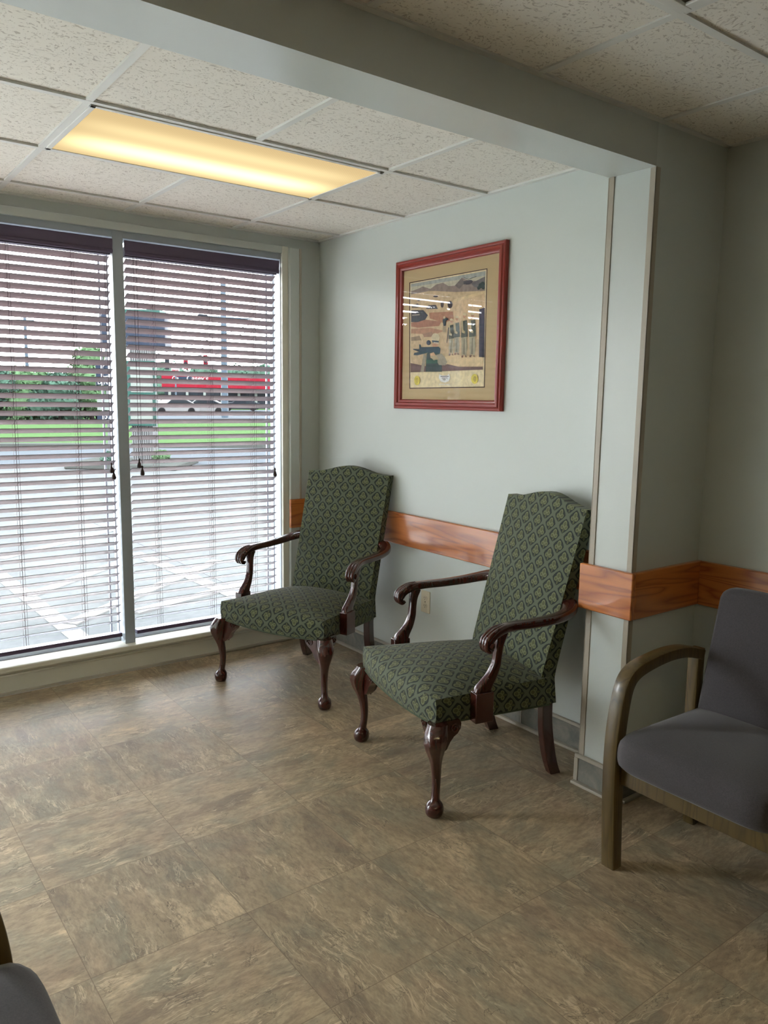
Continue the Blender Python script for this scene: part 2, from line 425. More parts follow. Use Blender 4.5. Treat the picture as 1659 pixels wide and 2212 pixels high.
# baseboards
def baseboard(name, lo, hi, strips):
    bm = new_bm(); box(bm, lo, hi); o = struct(name, bm, M['base'], bevel=0.002)
    for a, c in strips:
        bm = new_bm(); box(bm, a, c); struct('edge_strip', bm, M['guard'], o, bevel=0.003)
baseboard('baseboard_right', (-0.012, YB, 0), (0, -0.03, 0.115), [((-0.015, YB, 0.112), (0, -0.03, 0.126)), ((-0.030, YB, 0), (-0.010, -0.03, 0.014)),
          ((-0.014, -1.800, 0.0), (-0.011, -1.794, 0.115)), ((-0.014, -0.80, 0.0), (-0.011, -0.794, 0.115))])
baseboard('baseboard_pier', (XJ - 0.012, YF - 0.012, 0), (XJ, YB + 0.012, 0.108), [((XJ - 0.015, YF - 0.015, 0.106), (XJ, YB + 0.014, 0.122)), ((XJ - 0.034, YF - 0.03, 0), (XJ - 0.010, YB + 0.014, 0.012)), ((XJ - 0.016, YB - 0.006, 0), (XJ - 0.011, YB + 0.014, 0.108))])
baseboard('baseboard_pier_front', (XJ, YF - 0.012, 0), (XR, YF, 0.108), [((XJ, YF - 0.015, 0.106), (XR, YF, 0.122)), ((XJ, YF - 0.03, 0), (XR, YF - 0.01, 0.012))])
baseboard('baseboard_side', (XR - 0.012, -6.5, 0), (XR, YF - 0.012, 0.108), [((XR - 0.015, -6.5, 0.106), (XR, YF - 0.015, 0.122))])

# ------------------------------------------------------------------ ceiling light, vent
def diffuser_material(name, strength):
    b = NB(name); b.t.nodes.remove(b.p); o = b.obj(); sp = b.n('ShaderNodeSeparateXYZ'); b.put(sp.inputs[0], o)
    def band(y0, s): 
        d = b.math('DIVIDE', b.math('SUBTRACT', sp.outputs[1], y0), s); return b.math('EXPONENT', b.math('MULTIPLY', b.math('MULTIPLY', d, d), -1.0))
    t = b.math('ADD', band(0.12, 0.10), b.math('MULTIPLY', band(-0.10, 0.07), 0.30))
    ends = b.math('SUBTRACT', 1.0, b.math('POWER', b.math('ABSOLUTE', b.math('DIVIDE', sp.outputs[0], 0.62)), 5.0), clamp=True)
    t = b.math('MULTIPLY', t, ends, clamp=True)
    # prismatic lens pattern
    ck = b.n('ShaderNodeTexVoronoi', feature='F1', distance='CHEBYCHEV'); b.put(ck.inputs['Vector'], b.mapping(o, (110, 110, 1), (0, 0, PI / 4))); ck.inputs['Randomness'].default_value = 0.0; ck.inputs['Scale'].default_value = 1.0
    g = b.math('ADD', 0.94, b.math('MULTIPLY', ck.outputs['Distance'], 0.16))
    col = b.mix(t, (0.86, 0.63, 0.31, 1), (1.0, 0.89, 0.49, 1))
    em = b.n('ShaderNodeEmission'); b.put(em.inputs[0], col)
    b.put(em.inputs[1], b.math('MULTIPLY', b.math('MULTIPLY', b.math('ADD', 0.62, b.math('MULTIPLY', t, 0.75)), g), strength))
    b.t.links.new(em.outputs[0], b.out.inputs[0]); return b.m
M['lens'] = diffuser_material('prismatic_lens_lit', LAMP)
def ceiling_light(x0, y0, label, lens):
    t = thing('ceiling_light', label, 'light', (x0 + T, y0 - T / 2, H))
    bm = new_bm(); a, c, d = T - 0.012, T / 2 - 0.012, 0.020
    for lo, hi in (((-a, -c, -0.004), (a, -c + d, 0.006)), ((-a, c - d, -0.004), (a, c, 0.006)), ((-a, -c, -0.004), (-a + d, c, 0.006)), ((a - d, -c, -0.004), (a, c, 0.006))): box(bm, lo, hi)
    make('frame', bm, M['white'], t, bevel=0.002)
    bm = new_bm(); box(bm, (-a + d, -c + d, -0.001), (a - d, c - d, 0.004)); make('diffuser', bm, lens, t)
    return t
ceiling_light(gx0 - 2 * T, gy0 - T, 'lit rectangular ceiling light with glowing yellow prismatic diffuser above the alcove', M['lens'])
M['lens2'] = diffuser_material('prismatic_lens_lit_back', ROOM2)
ceiling_light(cx0 - 4 * T, cy0 - 3 * T, 'lit rectangular ceiling light behind the photographer', M['lens2'])

vt = thing('ceiling_vent', 'white square stepped ceiling vent in the tile grid at top right', 'vent', (cx0 - T / 2, cy0 - T / 2, H))
for k, r in enumerate((0.29, 0.235, 0.18, 0.125)):
    bm = new_bm(); z0 = -0.002 + 0.012 * (k % 2); iw = 0.030
    r2 = r - iw
    for lo, hi in (((-r, -r), (r, -r2)), ((-r, r2), (r, r)), ((-r, -r2), (-r2, r2)), ((r2, -r2), (r, r2))): box(bm, (lo[0], lo[1], z0 - 0.004), (hi[0], hi[1], z0 + 0.004))
    make('louver' if k else 'frame', bm, M['white'], vt, bevel=0.002)

# ------------------------------------------------------------------ window blinds
M['slat'] = flat('mahogany_slat', rgb(106, 88, 89), 0.42, 0.5, var=0.1)
M['valance'] = flat('mahogany_valance', rgb(82, 68, 92), 0.4, 0.5)
M['cord'] = flat('brown_cord', rgb(84, 66, 72), 0.8)
M['tassel'] = flat('dark_wood_tassel', rgb(48, 30, 26), 0.35)
def tassel(bm, x, y, z):
    rs = [(0.0, .002), (-.006, .006), (-.012, .005), (-.018, .004), (-.03, .009), (-.042, .012), (-.052, .011), (-.056, .004)]
    rings(bm, [[(x + r * math.cos(a * PI / 6), y + r * math.sin(a * PI / 6), z + dz) for a in range(12)] for dz, r in rs])
def blind(x0, x1, label, ladders, cords):
    t = thing('window_blind', label, 'blind', ((x0 + x1) / 2, 0.035, 0.19), 0, 'dark wooden blinds in the window bays')
    W2 = (x1 - x0) / 2; yc = 0.0
    ztop = 2.03; p = 0.044; wdt = 0.050; ang = math.radians(29); rnd = random.Random(int(-x0 * 100))
    bm = new_bm(); n = int((ztop - 0.045) / p)
    for i in range(n):
        z = ztop - 0.012 - i * p; j = rnd.uniform(-0.0008, 0.0008)
        a = ang + rnd.uniform(-0.03, 0.03)
        d = Vector((0, math.cos(a), -math.sin(a))); nn = Vector((0, math.sin(a), math.cos(a)))
        prof = []
        for k in range(5): 
            u = -1 + k * .5; prof.append(d * (u * wdt / 2) + nn * (0.0022 * (1 - u * u) + 0.0013))
        for k in range(4, -1, -1):
            u = -1 + k * .5; prof.append(d * (u * wdt / 2) + nn * (0.0022 * (1 - u * u) - 0.0013))
        rings(bm, [[Vector((sx_ * (W2 - 0.012), yc, z + j)) + q for q in prof] for sx_ in (-1, 1)])
    make('slats', bm, M['slat'], t, smooth=True, angle=30)
    bm = new_bm(); box(bm, (-W2 + 0.006, -0.028, 2.04), (W2 - 0.006, 0.028, 2.09)); make('headrail', bm, M['valance'], t, bevel=0.002)
    bm = new_bm()
    prism(bm, [(-W2, -0.042, 2.045), (-W2, -0.050, 2.052), (-W2, -0.050, 2.062), (-W2, -0.045, 2.068), (-W2, -0.050, 2.108), (-W2, -0.046, 2.118), (-W2, -0.034, 2.118), (-W2, -0.034, 2.045)], (2 * W2, 0, 0))
    make('valance', bm, M['valance'], t, bevel=0.001)
    bm = new_bm(); box(bm, (-W2 + 0.010, -0.026, 0.0), (W2 - 0.010, 0.026, 0.022)); make('bottom_rail', bm, M['valance'], t, bevel=0.004)
    for fx in ladders:
        x = -W2 + fx * 2 * W2
        bm = new_bm()
        for yy in (-0.026, 0.026): tube(bm, [(x - 0.006, yy, 0.02), (x - 0.006, yy, 2.04)], 0.0008, 5); tube(bm, [(x + 0.006, yy, 0.02), (x + 0.006, yy, 2.04)], 0.0008, 5)
        for i in range(n):
            z = ztop - 0.012 - i * p - 0.003
            tube(bm, [(x, -0.026, z + 0.011), (x, 0.026, z - 0.011)], 0.0008, 4)
        make('ladder_string', bm, M['cord'], t)
    for fx, zt, yo in cords:
        x = -W2 + fx * 2 * W2
        bm = new_bm(); tube(bm, [(x, yo, zt), (x, yo, 2.045)], 0.0012, 6); c = make('pull_cord', bm, M['cord'], t)
        bm = new_bm(); tassel(bm, x, yo, zt); make('tassel', bm, M['tassel'], c, smooth=True)
    return t
blind(-1.200, -0.288, 'dark slatted blind in the bay nearest the room corner, two tassels at its left', (0.17, 0.53, 0.83), ((0.05, 0.985, -0.040), (0.066, 0.945, -0.044), (0.965, 0.90, -0.040)))
blind(-2.205, -1.262, 'dark slatted blind left of the grey mullion, cut by the left photo edge', (0.18, 0.47, 0.79), ((0.955, 0.965, -0.040), (0.965, 0.93, -0.042)))
blind(-3.195, -2.255, 'dark wooden slatted blind in the farthest left bay, outside the photo', (0.17, 0.47, 0.83), ((0.05, 0.9, -0.040),))

# ------------------------------------------------------------------ framed picture
M['frame'] = flat('red_mahogany_frame', rgb(140, 52, 44), 0.28, 0.5, var=0.12, scale=20)
M['mat'] = flat('tan_mat_board', rgb(188, 166, 128), 0.8, 0.2, var=0.03)
M['pglass'] = glass('picture_glass', 1.38)
PY0, PY1, PZ0, PZ1 = -1.600, -0.793, 1.463, 2.229
pc = thing('framed_picture', 'red wood framed desert scene print with tan mat on the grey wall', 'picture', (0, (PY0 + PY1) / 2, PZ0))
HWd, HT = (PY1 - PY0) / 2, PZ1 - PZ0
# moulding: profile (inset from outer edge, projection)
prof = [(0.0, 0.0), (0.0, 0.020), (0.004, 0.024), (0.010, 0.024), (0.014, 0.021), (0.020, 0.027), (0.030, 0.028), (0.036, 0.020), (0.041, 0.019), (0.046, 0.016), (0.050, 0.008), (0.050, 0.0)]
bm = new_bm(); corners = [(-1, 0), (1, 0), (1, 1), (-1, 1)]
rs = []
for (cy_, cz_) in corners:
    r = []
    for ins, pr in prof:
        y = cy_ * (HWd - ins); z = (HT - ins) if cz_ else ins
        r.append(bm.verts.new((-pr - 0.001, y, z)))
    rs.append(r)
for i in range(4):
    a, b_ = rs[i], rs[(i + 1) % 4]
    for k in range(len(prof) - 1): bm.faces.new((a[k], a[k + 1], b_[k + 1], b_[k]))
    bm.faces.new((a[-1], a[0], b_[0], b_[-1]))
make('frame', bm, M['frame'], pc, smooth=True, angle=25)
bm = new_bm(); box(bm, (-0.006, -HWd + 0.05, 0.05), (-0.002, HWd - 0.05, HT - 0.05)); make('mat_board', bm, M['mat'], pc)
def PP(zx, zy, x=-0.008):
    q = on(860 + zx / 7.37, 560 + zy / 7.37, 0, -0.012); return (x, q.y - (PY0 + PY1) / 2, q.z - PZ0)
artc = {}
def artm(r, g, b_):
    k = (r, g, b_)
    if k not in artc: artc[k] = flat('ink_%d_%d_%d' % k, rgb(r, g, b_), 0.6, 0.2, var=0.38, scale=55)
    return artc[k]
shapes = []; layer = [0]
def shp(c, pts): shapes.append((c, pts))
def ell(c, x, y, rx, ry, n=16, rot=0): 
    shp(c, [(x + rx * math.cos(a) * math.cos(rot) - ry * math.sin(a) * math.sin(rot), y + rx * math.cos(a) * math.sin(rot) + ry * math.sin(a) * math.cos(rot)) for a in [2 * PI * k / n for k in range(n)]])
CR = (222, 206, 168)
shp((70, 48, 44), [(165, 368), (1407, 142), (1365, 2042), (165, 2062)])
shp(CR, [(180, 380), (1393, 158), (1352, 2028), (180, 2045)])
shp((162, 164, 160), [(190, 392), (1380, 185), (1340, 1755), (190, 1800)])
shp((188, 182, 160), [(190, 440), (1375, 260), (1372, 520), (190, 640)])
shp((142, 128, 120), [(190, 510), (300, 470), (380, 432), (500, 470), (590, 402), (700, 372), (790, 425), (890, 418), (1000, 290), (1100, 335), (1240, 345), (1370, 272), (1368, 600), (190, 720)])
shp((118, 108, 106), [(890, 418), (1000, 290), (1040, 380), (960, 470)])
shp((112, 106, 108), [(1150, 380), (1370, 272), (1368, 470), (1200, 440)])
shp((196, 172, 138), [(190, 560), (500, 500), (900, 520), (1370, 500), (1340, 1755), (190, 1800)])
shp((206, 178, 142), [(872, 640), (1368, 500), (1362, 1300), (872, 1180)])
shp((214, 190, 150), [(872, 640), (1368, 500), (1368, 540), (872, 690)])
shp((168, 122, 98), [(480, 850), (860, 830), (872, 960), (700, 1010), (490, 940)])
shp((158, 112, 92), [(195, 1010), (420, 960), (680, 990), (640, 1060), (300, 1090), (195, 1070)])
shp((172, 132, 108), [(195, 1110), (500, 1090), (720, 1140), (560, 1200), (195, 1180)])
shp((142, 124, 104), [(195, 1240), (330, 1220), (360, 1290), (195, 1300)])
shp((150, 118, 100), [(380, 1190), (520, 1150), (560, 1230), (400, 1240)])
shp((66, 68, 76), [(195, 812), (390, 808), (462, 890), (420, 960), (300, 1000), (195, 1000)])
shp((150, 142, 130), [(210, 880), (330, 870), (330, 890), (210, 900)])
shp((86, 82, 86), [(430, 790), (470, 730), (590, 725), (620, 790)]); shp((92, 86, 84), [(205, 735), (300, 700), (330, 740), (300, 770), (205, 770)])
ell((84, 76, 78), 315, 645, 26, 22); ell((92, 84, 86), 585, 590, 40, 16); ell((70, 64, 70), 815, 720, 40, 60); ell((96, 88, 84), 690, 720, 26, 50)
ell((78, 76, 84), 1110, 365, 68, 34, rot=-0.25); shp((84, 82, 88), [(1030, 345), (1130, 340), (1120, 352), (1040, 400), (1030, 395)]); shp((84, 84, 90), [(1030, 285), (1110, 312), (1235, 266), (1238, 274), (1112, 322), (1030, 292)])
for (x, y, r) in ((1300, 420, 42), (1335, 395, 40), (1270, 455, 30), (1345, 450, 30)): ell((62, 74, 72), x, y, r * .8, r)
shp((70, 68, 84), [(1280, 792), (1368, 768), (1360, 1560), (1276, 1560)])
shp((214, 190, 150), [(860, 1520), (1340, 1560), (1338, 1700), (760, 1700), (700, 1560)])
for (x, hy, fy, k) in ((835, 965, 1530, .85), (925, 925, 1520, .9), (1045, 880, 1560, 1.0), (1175, 868, 1555, 1.05)):
    hh = fy - hy
    shp((168, 160, 136), [(x - 45 * k, hy + hh * .5), (x + 30 * k, hy + hh * .5), (x + 48 * k, hy + hh * .76), (x + 28 * k, fy - 10), (x + 8 * k, fy - 20), (x + 4 * k, hy + hh * .7), (x - 20 * k, fy - 30), (x - 40 * k, fy), (x - 46 * k, hy + hh * .8)])
    shp((118, 112, 96), [(x - 6 * k, hy + hh * .56), (x + 6 * k, hy + hh * .56), (x + 8 * k, fy - 40), (x - 22 * k, fy - 46)])
    shp((88, 92, 82), [(x - 48 * k, hy + hh * .16), (x + 40 * k, hy + hh * .13), (x + 54 * k, hy + hh * .52), (x - 52 * k, hy + hh * .54)])
    shp((188, 172, 138), [(x - 56 * k, hy + hh * .15), (x - 26 * k, hy + hh * .13), (x - 16 * k, hy + hh * .36), (x + 14 * k, hy + hh * .40), (x + 8 * k, hy + hh * .45), (x - 40 * k, hy + hh * .42)])
    ell((186, 142, 116), x + 2, hy + 24 * k, 22 * k, 34 * k); ell((200, 186, 150), x + 4, hy - 4, 30 * k, 22 * k)
    shp((120, 84, 72), [(x - 44 * k, fy - 26), (x - 8 * k, fy - 30), (x - 22 * k, fy + 6), (x - 46 * k, fy + 4)]); shp((132, 104, 84), [(x + 6 * k, fy - 26), (x + 34 * k, fy - 26), (x + 44 * k, fy + 2), (x + 10 * k, fy - 4)])
shp((74, 70, 76), [(790, 1080), (806, 1090), (770, 1340), (762, 1330)])
shp((58, 66, 72), [(700, 960), (745, 930), (800, 950), (790, 962), (755, 975), (750, 1060), (712, 1060)]); shp((160, 144, 120), [(705, 1060), (750, 1060), (745, 1160), (700, 1160)]); ell((196, 178, 142), 728, 928, 18, 20)
shp((112, 88, 84), [(190, 1652), (420, 1700), (560, 1720), (780, 1670), (960, 1712), (1340, 1712), (1340, 1757), (190, 1800)])
shp((62, 76, 76), [(450, 1500), (540, 1440), (640, 1480), (690, 1560), (690, 1790), (430, 1790), (440, 1620)])
shp((158, 150, 132), [(600, 1520), (680, 1500), (740, 1560), (775, 1640), (740, 1690), (640, 1680), (600, 1600)])
shp((158, 150, 132), [(400, 1490), (440, 1560), (400, 1790), (350, 1790)])
shp((60, 96, 80), [(440, 1600), (620, 1600), (620, 1660), (440, 1660)])
ell((66, 76, 88), 478, 1328, 34, 40); ell((196, 152, 124), 580, 1370, 46, 44)
ell((206, 192, 160), 588, 1250, 66, 74); shp((70, 82, 96), [(530, 1290), (640, 1300), (640, 1335), (540, 1325)]); shp((206, 196, 172), [(560, 1318), (640, 1325), (640, 1345), (560, 1340)])
shp((52, 72, 84), [(232, 1425), (330, 1430), (330, 1355), (350, 1355), (360, 1400), (640, 1392), (668, 1420), (660, 1500), (500, 1480), (300, 1530), (240, 1525), (250, 1490), (330, 1475), (235, 1440)])
shp((206, 166, 132), [(500, 1500), (560, 1480), (600, 1540), (560, 1590), (510, 1570)])
shp((176, 160, 130), [(500, 1540), (600, 1530), (640, 1590), (560, 1610)])
ell((214, 198, 88), 295, 1930, 45, 76); ell((186, 168, 70), 295, 1930, 24, 44); ell((214, 198, 88), 1210, 1905, 54, 80); ell((176, 160, 80), 1215, 1905, 26, 46)
shp((222, 222, 220), [(650, 1830), (690, 1850), (770, 1850), (805, 1825), (825, 1880), (800, 1940), (740, 1965), (670, 1945), (642, 1890)]); shp((96, 94, 96), [(670, 1860), (800, 1858), (800, 1870), (670, 1872)]); shp((130, 124, 118), [(690, 1888), (780, 1886), (780, 1896), (690, 1898)])
ell((160, 156, 150), 730, 1915, 26, 16)
for k in range(5): shp((216, 212, 200), [(645 + k * 36, 1985), (672 + k * 36, 1985), (672 + k * 36, 2003), (645 + k * 36, 2003)])
bm = new_bm(); mats = []
for i, (c, pts) in enumerate(shapes):
    mm = artm(*c)
    if mm not in mats: mats.append(mm)
    xx = -0.0062 - 0.00004 * i
    poly(bm, [PP(px_, py_, xx) for px_, py_ in pts], mats.index(mm))
art = make('print', bm, mats, pc)
art['label'] = 'printed desert scene with figures, helicopter and mountains on the mat'
bm = new_bm(); box(bm, (-0.0125, -HWd + 0.049, 0.049), (-0.0115, HWd - 0.049, HT - 0.049)); make('glass', bm, M['pglass'], pc)

# ------------------------------------------------------------------ outlet
M['ivory'] = flat('ivory_plastic', rgb(206, 196, 170), 0.35, 0.5, var=0.02)
M['slotd'] = flat('dark_slot', rgb(60, 52, 44), 0.6)
ot = thing('wall_outlet', 'ivory double power outlet low on the wall behind the right green armchair', 'outlet', (0, -1.075, 0.44))
bm = new_bm(); box(bm, (-0.006, -0.036, -0.060), (0, 0.036, 0.060)); make('cover_plate', bm, M['ivory'], ot, bevel=0.003)
for dz in (-0.021, 0.021):
    bm = new_bm(); rings(bm, [[(x, 0.0165 * math.cos(a * PI / 10), dz + 0.014 * math.sin(a * PI / 10)) for a in range(20)] for x in (-0.0085, -0.005)])
    s_ = make('socket', bm, M['ivory'], ot, smooth=True)
    bm = new_bm()
    for yy in (-0.006, 0.006): box(bm, (-0.009, yy - 0.001, dz - 0.002), (-0.0083, yy + 0.001, dz + 0.007))
    box(bm, (-0.009, -0.002, dz - 0.010), (-0.0083, 0.002, dz - 0.006)); make('slot', bm, M['slotd'], s_)
bm = new_bm(); rings(bm, [[(x, 0.003 * math.cos(a * PI / 5), 0.003 * math.sin(a * PI / 5)) for a in range(10)] for x in (-0.0075, -0.005)]); make('screw', bm, M['slotd'], ot)

# ------------------------------------------------------------------ green armchairs
def fabric_material():
    b = NB('green_trefoil_damask'); uv = b.uv()
    sp = b.n('ShaderNodeSeparateXYZ'); b.put(sp.inputs[0], uv)
    W_, H_ = 0.088, 0.082
    def cell(off):
        gx = b.math('ADD', b.math('DIVIDE', sp.outputs[0], W_), 50 + off); gy = b.math('ADD', b.math('DIVIDE', sp.outputs[1], H_), 50 + off)
        return b.math('SUBTRACT', b.math('FRACT', gx), 0.5), b.math('SUBTRACT', b.math('FRACT', gy), 0.5)
    x1, y1 = cell(0.0); x2, y2 = cell(0.5)
    def dia(x, y): 
        ax, ay = b.math('ABSOLUTE', x), b.math('ABSOLUTE', y)
        return b.math('MULTIPLY', b.math('ADD', ax, ay), 2.0)
    d1, d2 = dia(x1, y1), dia(x2, y2)
    pick = b.math('LESS_THAN', d2, d1)
    def sel(a, c): return b.math('ADD', b.math('MULTIPLY', pick, c), b.math('MULTIPLY', b.math('SUBTRACT', 1.0, pick), a))
    x, y = sel(x1, x2), sel(y1, y2)
    ax, ay = b.math('ABSOLUTE', x), b.math('ABSOLUTE', y)
    # ogee: bulge the diamond
    d = b.math('ADD', b.math('MULTIPLY', b.math('ADD', ax, ay), 2.0), b.math('MULTIPLY', b.math('MULTIPLY', ax, ay), -2.6))
    wob = b.math('MULTIPLY', b.math('SUBTRACT', b.noise(uv, 70, 2), 0.5), 0.10)
    d = b.math('ADD', d, wob)
    def circ(cx, cy, r, sy=1.0):
        dx = b.math('SUBTRACT', x, cx); dy = b.math('MULTIPLY', b.math('SUBTRACT', y, cy), sy)
        return b.math('SUBTRACT', b.math('SQRT', b.math('ADD', b.math('MULTIPLY', dx, dx), b.math('MULTIPLY', dy, dy))), r)
    lobes = [circ(0, 0.10, 0.115, 0.72), circ(-0.125, -0.055, 0.100), circ(0.125, -0.055, 0.100), circ(0, -0.215, 0.034, 0.45)]
    mt = b.math('MINIMUM', b.math('MINIMUM', lobes[0], lobes[1]), b.math('MINIMUM', lobes[2], lobes[3]))
    mt = b.math('ADD', mt, b.math('MULTIPLY', wob, 0.2))
    edge = b.math('MINIMUM', b.math('MINIMUM', b.math('ABSOLUTE', b.math('ADD', lobes[0], 0.01)), b.math('ABSOLUTE', b.math('ADD', lobes[1], 0.01))), b.math('ABSOLUTE', b.math('ADD', lobes[2], 0.01)))
    motif = b.ramp(mt, [(0.0, (1, 1, 1, 1)), (0.03, (0, 0, 0, 1))])
    inner = b.ramp(edge, [(0.0, (1, 1, 1, 1)), (0.030, (0, 0, 0, 1))])
    halo = b.ramp(mt, [(0.0, (1, 1, 1, 1)), (0.03, (1, 1, 1, 1)), (0.075, (0, 0, 0, 1))])
    line = b.ramp(d, [(0.0, (0, 0, 0, 1)), (0.70, (0, 0, 0, 1)), (0.76, (1, 1, 1, 1))])
    dark = b.ramp(d, [(0.50, (0, 0, 0, 1)), (0.58, (1, 1, 1, 1)), (0.70, (1, 1, 1, 1)), (0.76, (0, 0, 0, 1))])
    col = b.mix(halo, rgb(62, 70, 57), rgb(46, 53, 45))
    col = b.mix(dark, col, rgb(34, 42, 38))
    col = b.mix(line, col, rgb(90, 98, 79))
    col = b.mix(motif, col, rgb(84, 88, 59))
    col = b.mix(b.math('MULTIPLY', b.math('MULTIPLY', inner, motif), 0.85), col, rgb(124, 128, 92))
    wv = b.n('ShaderNodeTexWave', wave_type='BANDS', bands_direction='DIAGONAL'); b.put(wv.inputs['Vector'], uv); wv.inputs['Scale'].default_value = 320
    col = b.mix(b.math('MULTIPLY', wv.outputs['Fac'], 0.12), col, rgb(30, 36, 32))
    b.base(col, 0.78, 0.25)
    b.p.inputs['Sheen Weight'].default_value = 0.12
    hgt = b.math('ADD', b.math('MULTIPLY', b.math('MAXIMUM', line, motif), 0.8), b.math('MULTIPLY', wv.outputs['Fac'], 0.2))
    b.bump(hgt, 0.35, 0.002)
    return b.m
M['fabric'] = fabric_material()
M['mahog'] = wood('dark_cherry_wood', rgb(72, 31, 25), rgb(58, 25, 20), 2, 1.2, 0.22, 0.7)
M['piping'] = flat('green_piping', rgb(70, 80, 62), 0.8)

def set_uv(me, fn):
    uvl = me.uv_layers.new(name='UVMap')
    for p in me.polygons:
        for li in p.loop_indices:
            v = me.vertices[me.loops[li].vertex_index].co
            uvl.data[li].uv = fn(v, p.normal)

def grid_block(nx, ny, nz, fn):
    """closed box surface subdivided, mapped by fn(u,v,w) with u,v,w in [-1,1]"""
    bm = new_bm(); vt_ = {}
    def V(i, j, k):
        if (i, j, k) not in vt_: vt_[(i, j, k)] = bm.verts.new(fn(-1 + 2 * i / nx, -1 + 2 * j / ny, -1 + 2 * k / nz))
        return vt_[(i, j, k)]
    for i in range(nx):
        for j in range(ny):
            for k in (0, nz): bm.faces.new((V(i, j, k), V(i + 1, j, k), V(i + 1, j + 1, k), V(i, j + 1, k)))
    for i in range(nx):
        for k in range(nz):
            for j in (0, ny): bm.faces.new((V(i, j, k), V(i + 1, j, k), V(i + 1, j, k + 1), V(i, j, k + 1)))
    for j in range(ny):
        for k in range(nz):
            for i in (0, nx): bm.faces.new((V(i, j, k), V(i, j + 1, k), V(i, j + 1, k + 1), V(i, j, k + 1)))
    return bm

# local frame: x = sitter's left, y = back (front is -y); seat depth f = -y
def P3(s, f, z): return (s, -f, z)
def seat_map(u, v, w):
    # u across, v: -1 front .. 1 back (in f from .302 to -.25), w bottom..top
    ff = 0.300 - (v + 1) / 2 * 0.55
    half = 0.334 - (0.300 - ff) / 0.5 * 0.058
    # rounded plan at front edge
    f_out = ff
    zb = 0.345 - (v + 1) / 2 * 0.030
    zt = 0.440 - (v + 1) / 2 * 0.012
    cu = max(0, 1 - abs(u) ** 2.6); cv = max(0, 1 - abs(v) ** 3.0)
    crown = 0.050 * cu * cv
    t = (w + 1) / 2
    z = zb + (zt - zb) * t + (crown if w > 0.999 else 0)
    s = u * half
    # gentle bulge of front and sides, tucked in at the top edge
    if v < -0.999: f_out += 0.020 * (1 - abs(u) ** 2.5) + 0.012 * (1 - w * w) * (1 - abs(u) ** 6)
    else: f_out += 0.020 * (1 - abs(u) ** 2.5) * max(0, -v) ** 2
    if abs(u) > 0.999: s += math.copysign(0.008 * (1 - w * w), u)
    if w > 0.999 and v < -0.999: f_out -= 0.010 * (1 - abs(u) ** 8); 
    if w > 0.999 and v < -0.999: z -= 0.0
    # front bottom edge scooped
    if v < -0.999: z -= 0.012 * (1 - abs(u) ** 2) * (1 - t)
    return P3(s, f_out, z)
def back_f(z): return -0.208 - (z - 0.43) * 0.264
def back_map(u, v, w):
    # u across, v: -1 front face, +1 rear, w bottom..top
    t = (w + 1) / 2
    zt = 1.093 + 0.040 * 0.5 * (1 + math.cos(PI * min(1, abs(u) / 0.86)))
    z = 0.315 + (zt - 0.315) * t
    half = 0.264 + 0.012 * t
    f = back_f(z) if z > 0.43 else back_f(0.43) - (0.43 - z) * 0.10
    th = 0.068 - 0.022 * t
    ff = f - (v + 1) / 2 * th
    if v < -0.999: ff += 0.016 * (1 - abs(u) ** 3) * (1 - abs(w) ** 4)
    return P3(u * half, ff, z)

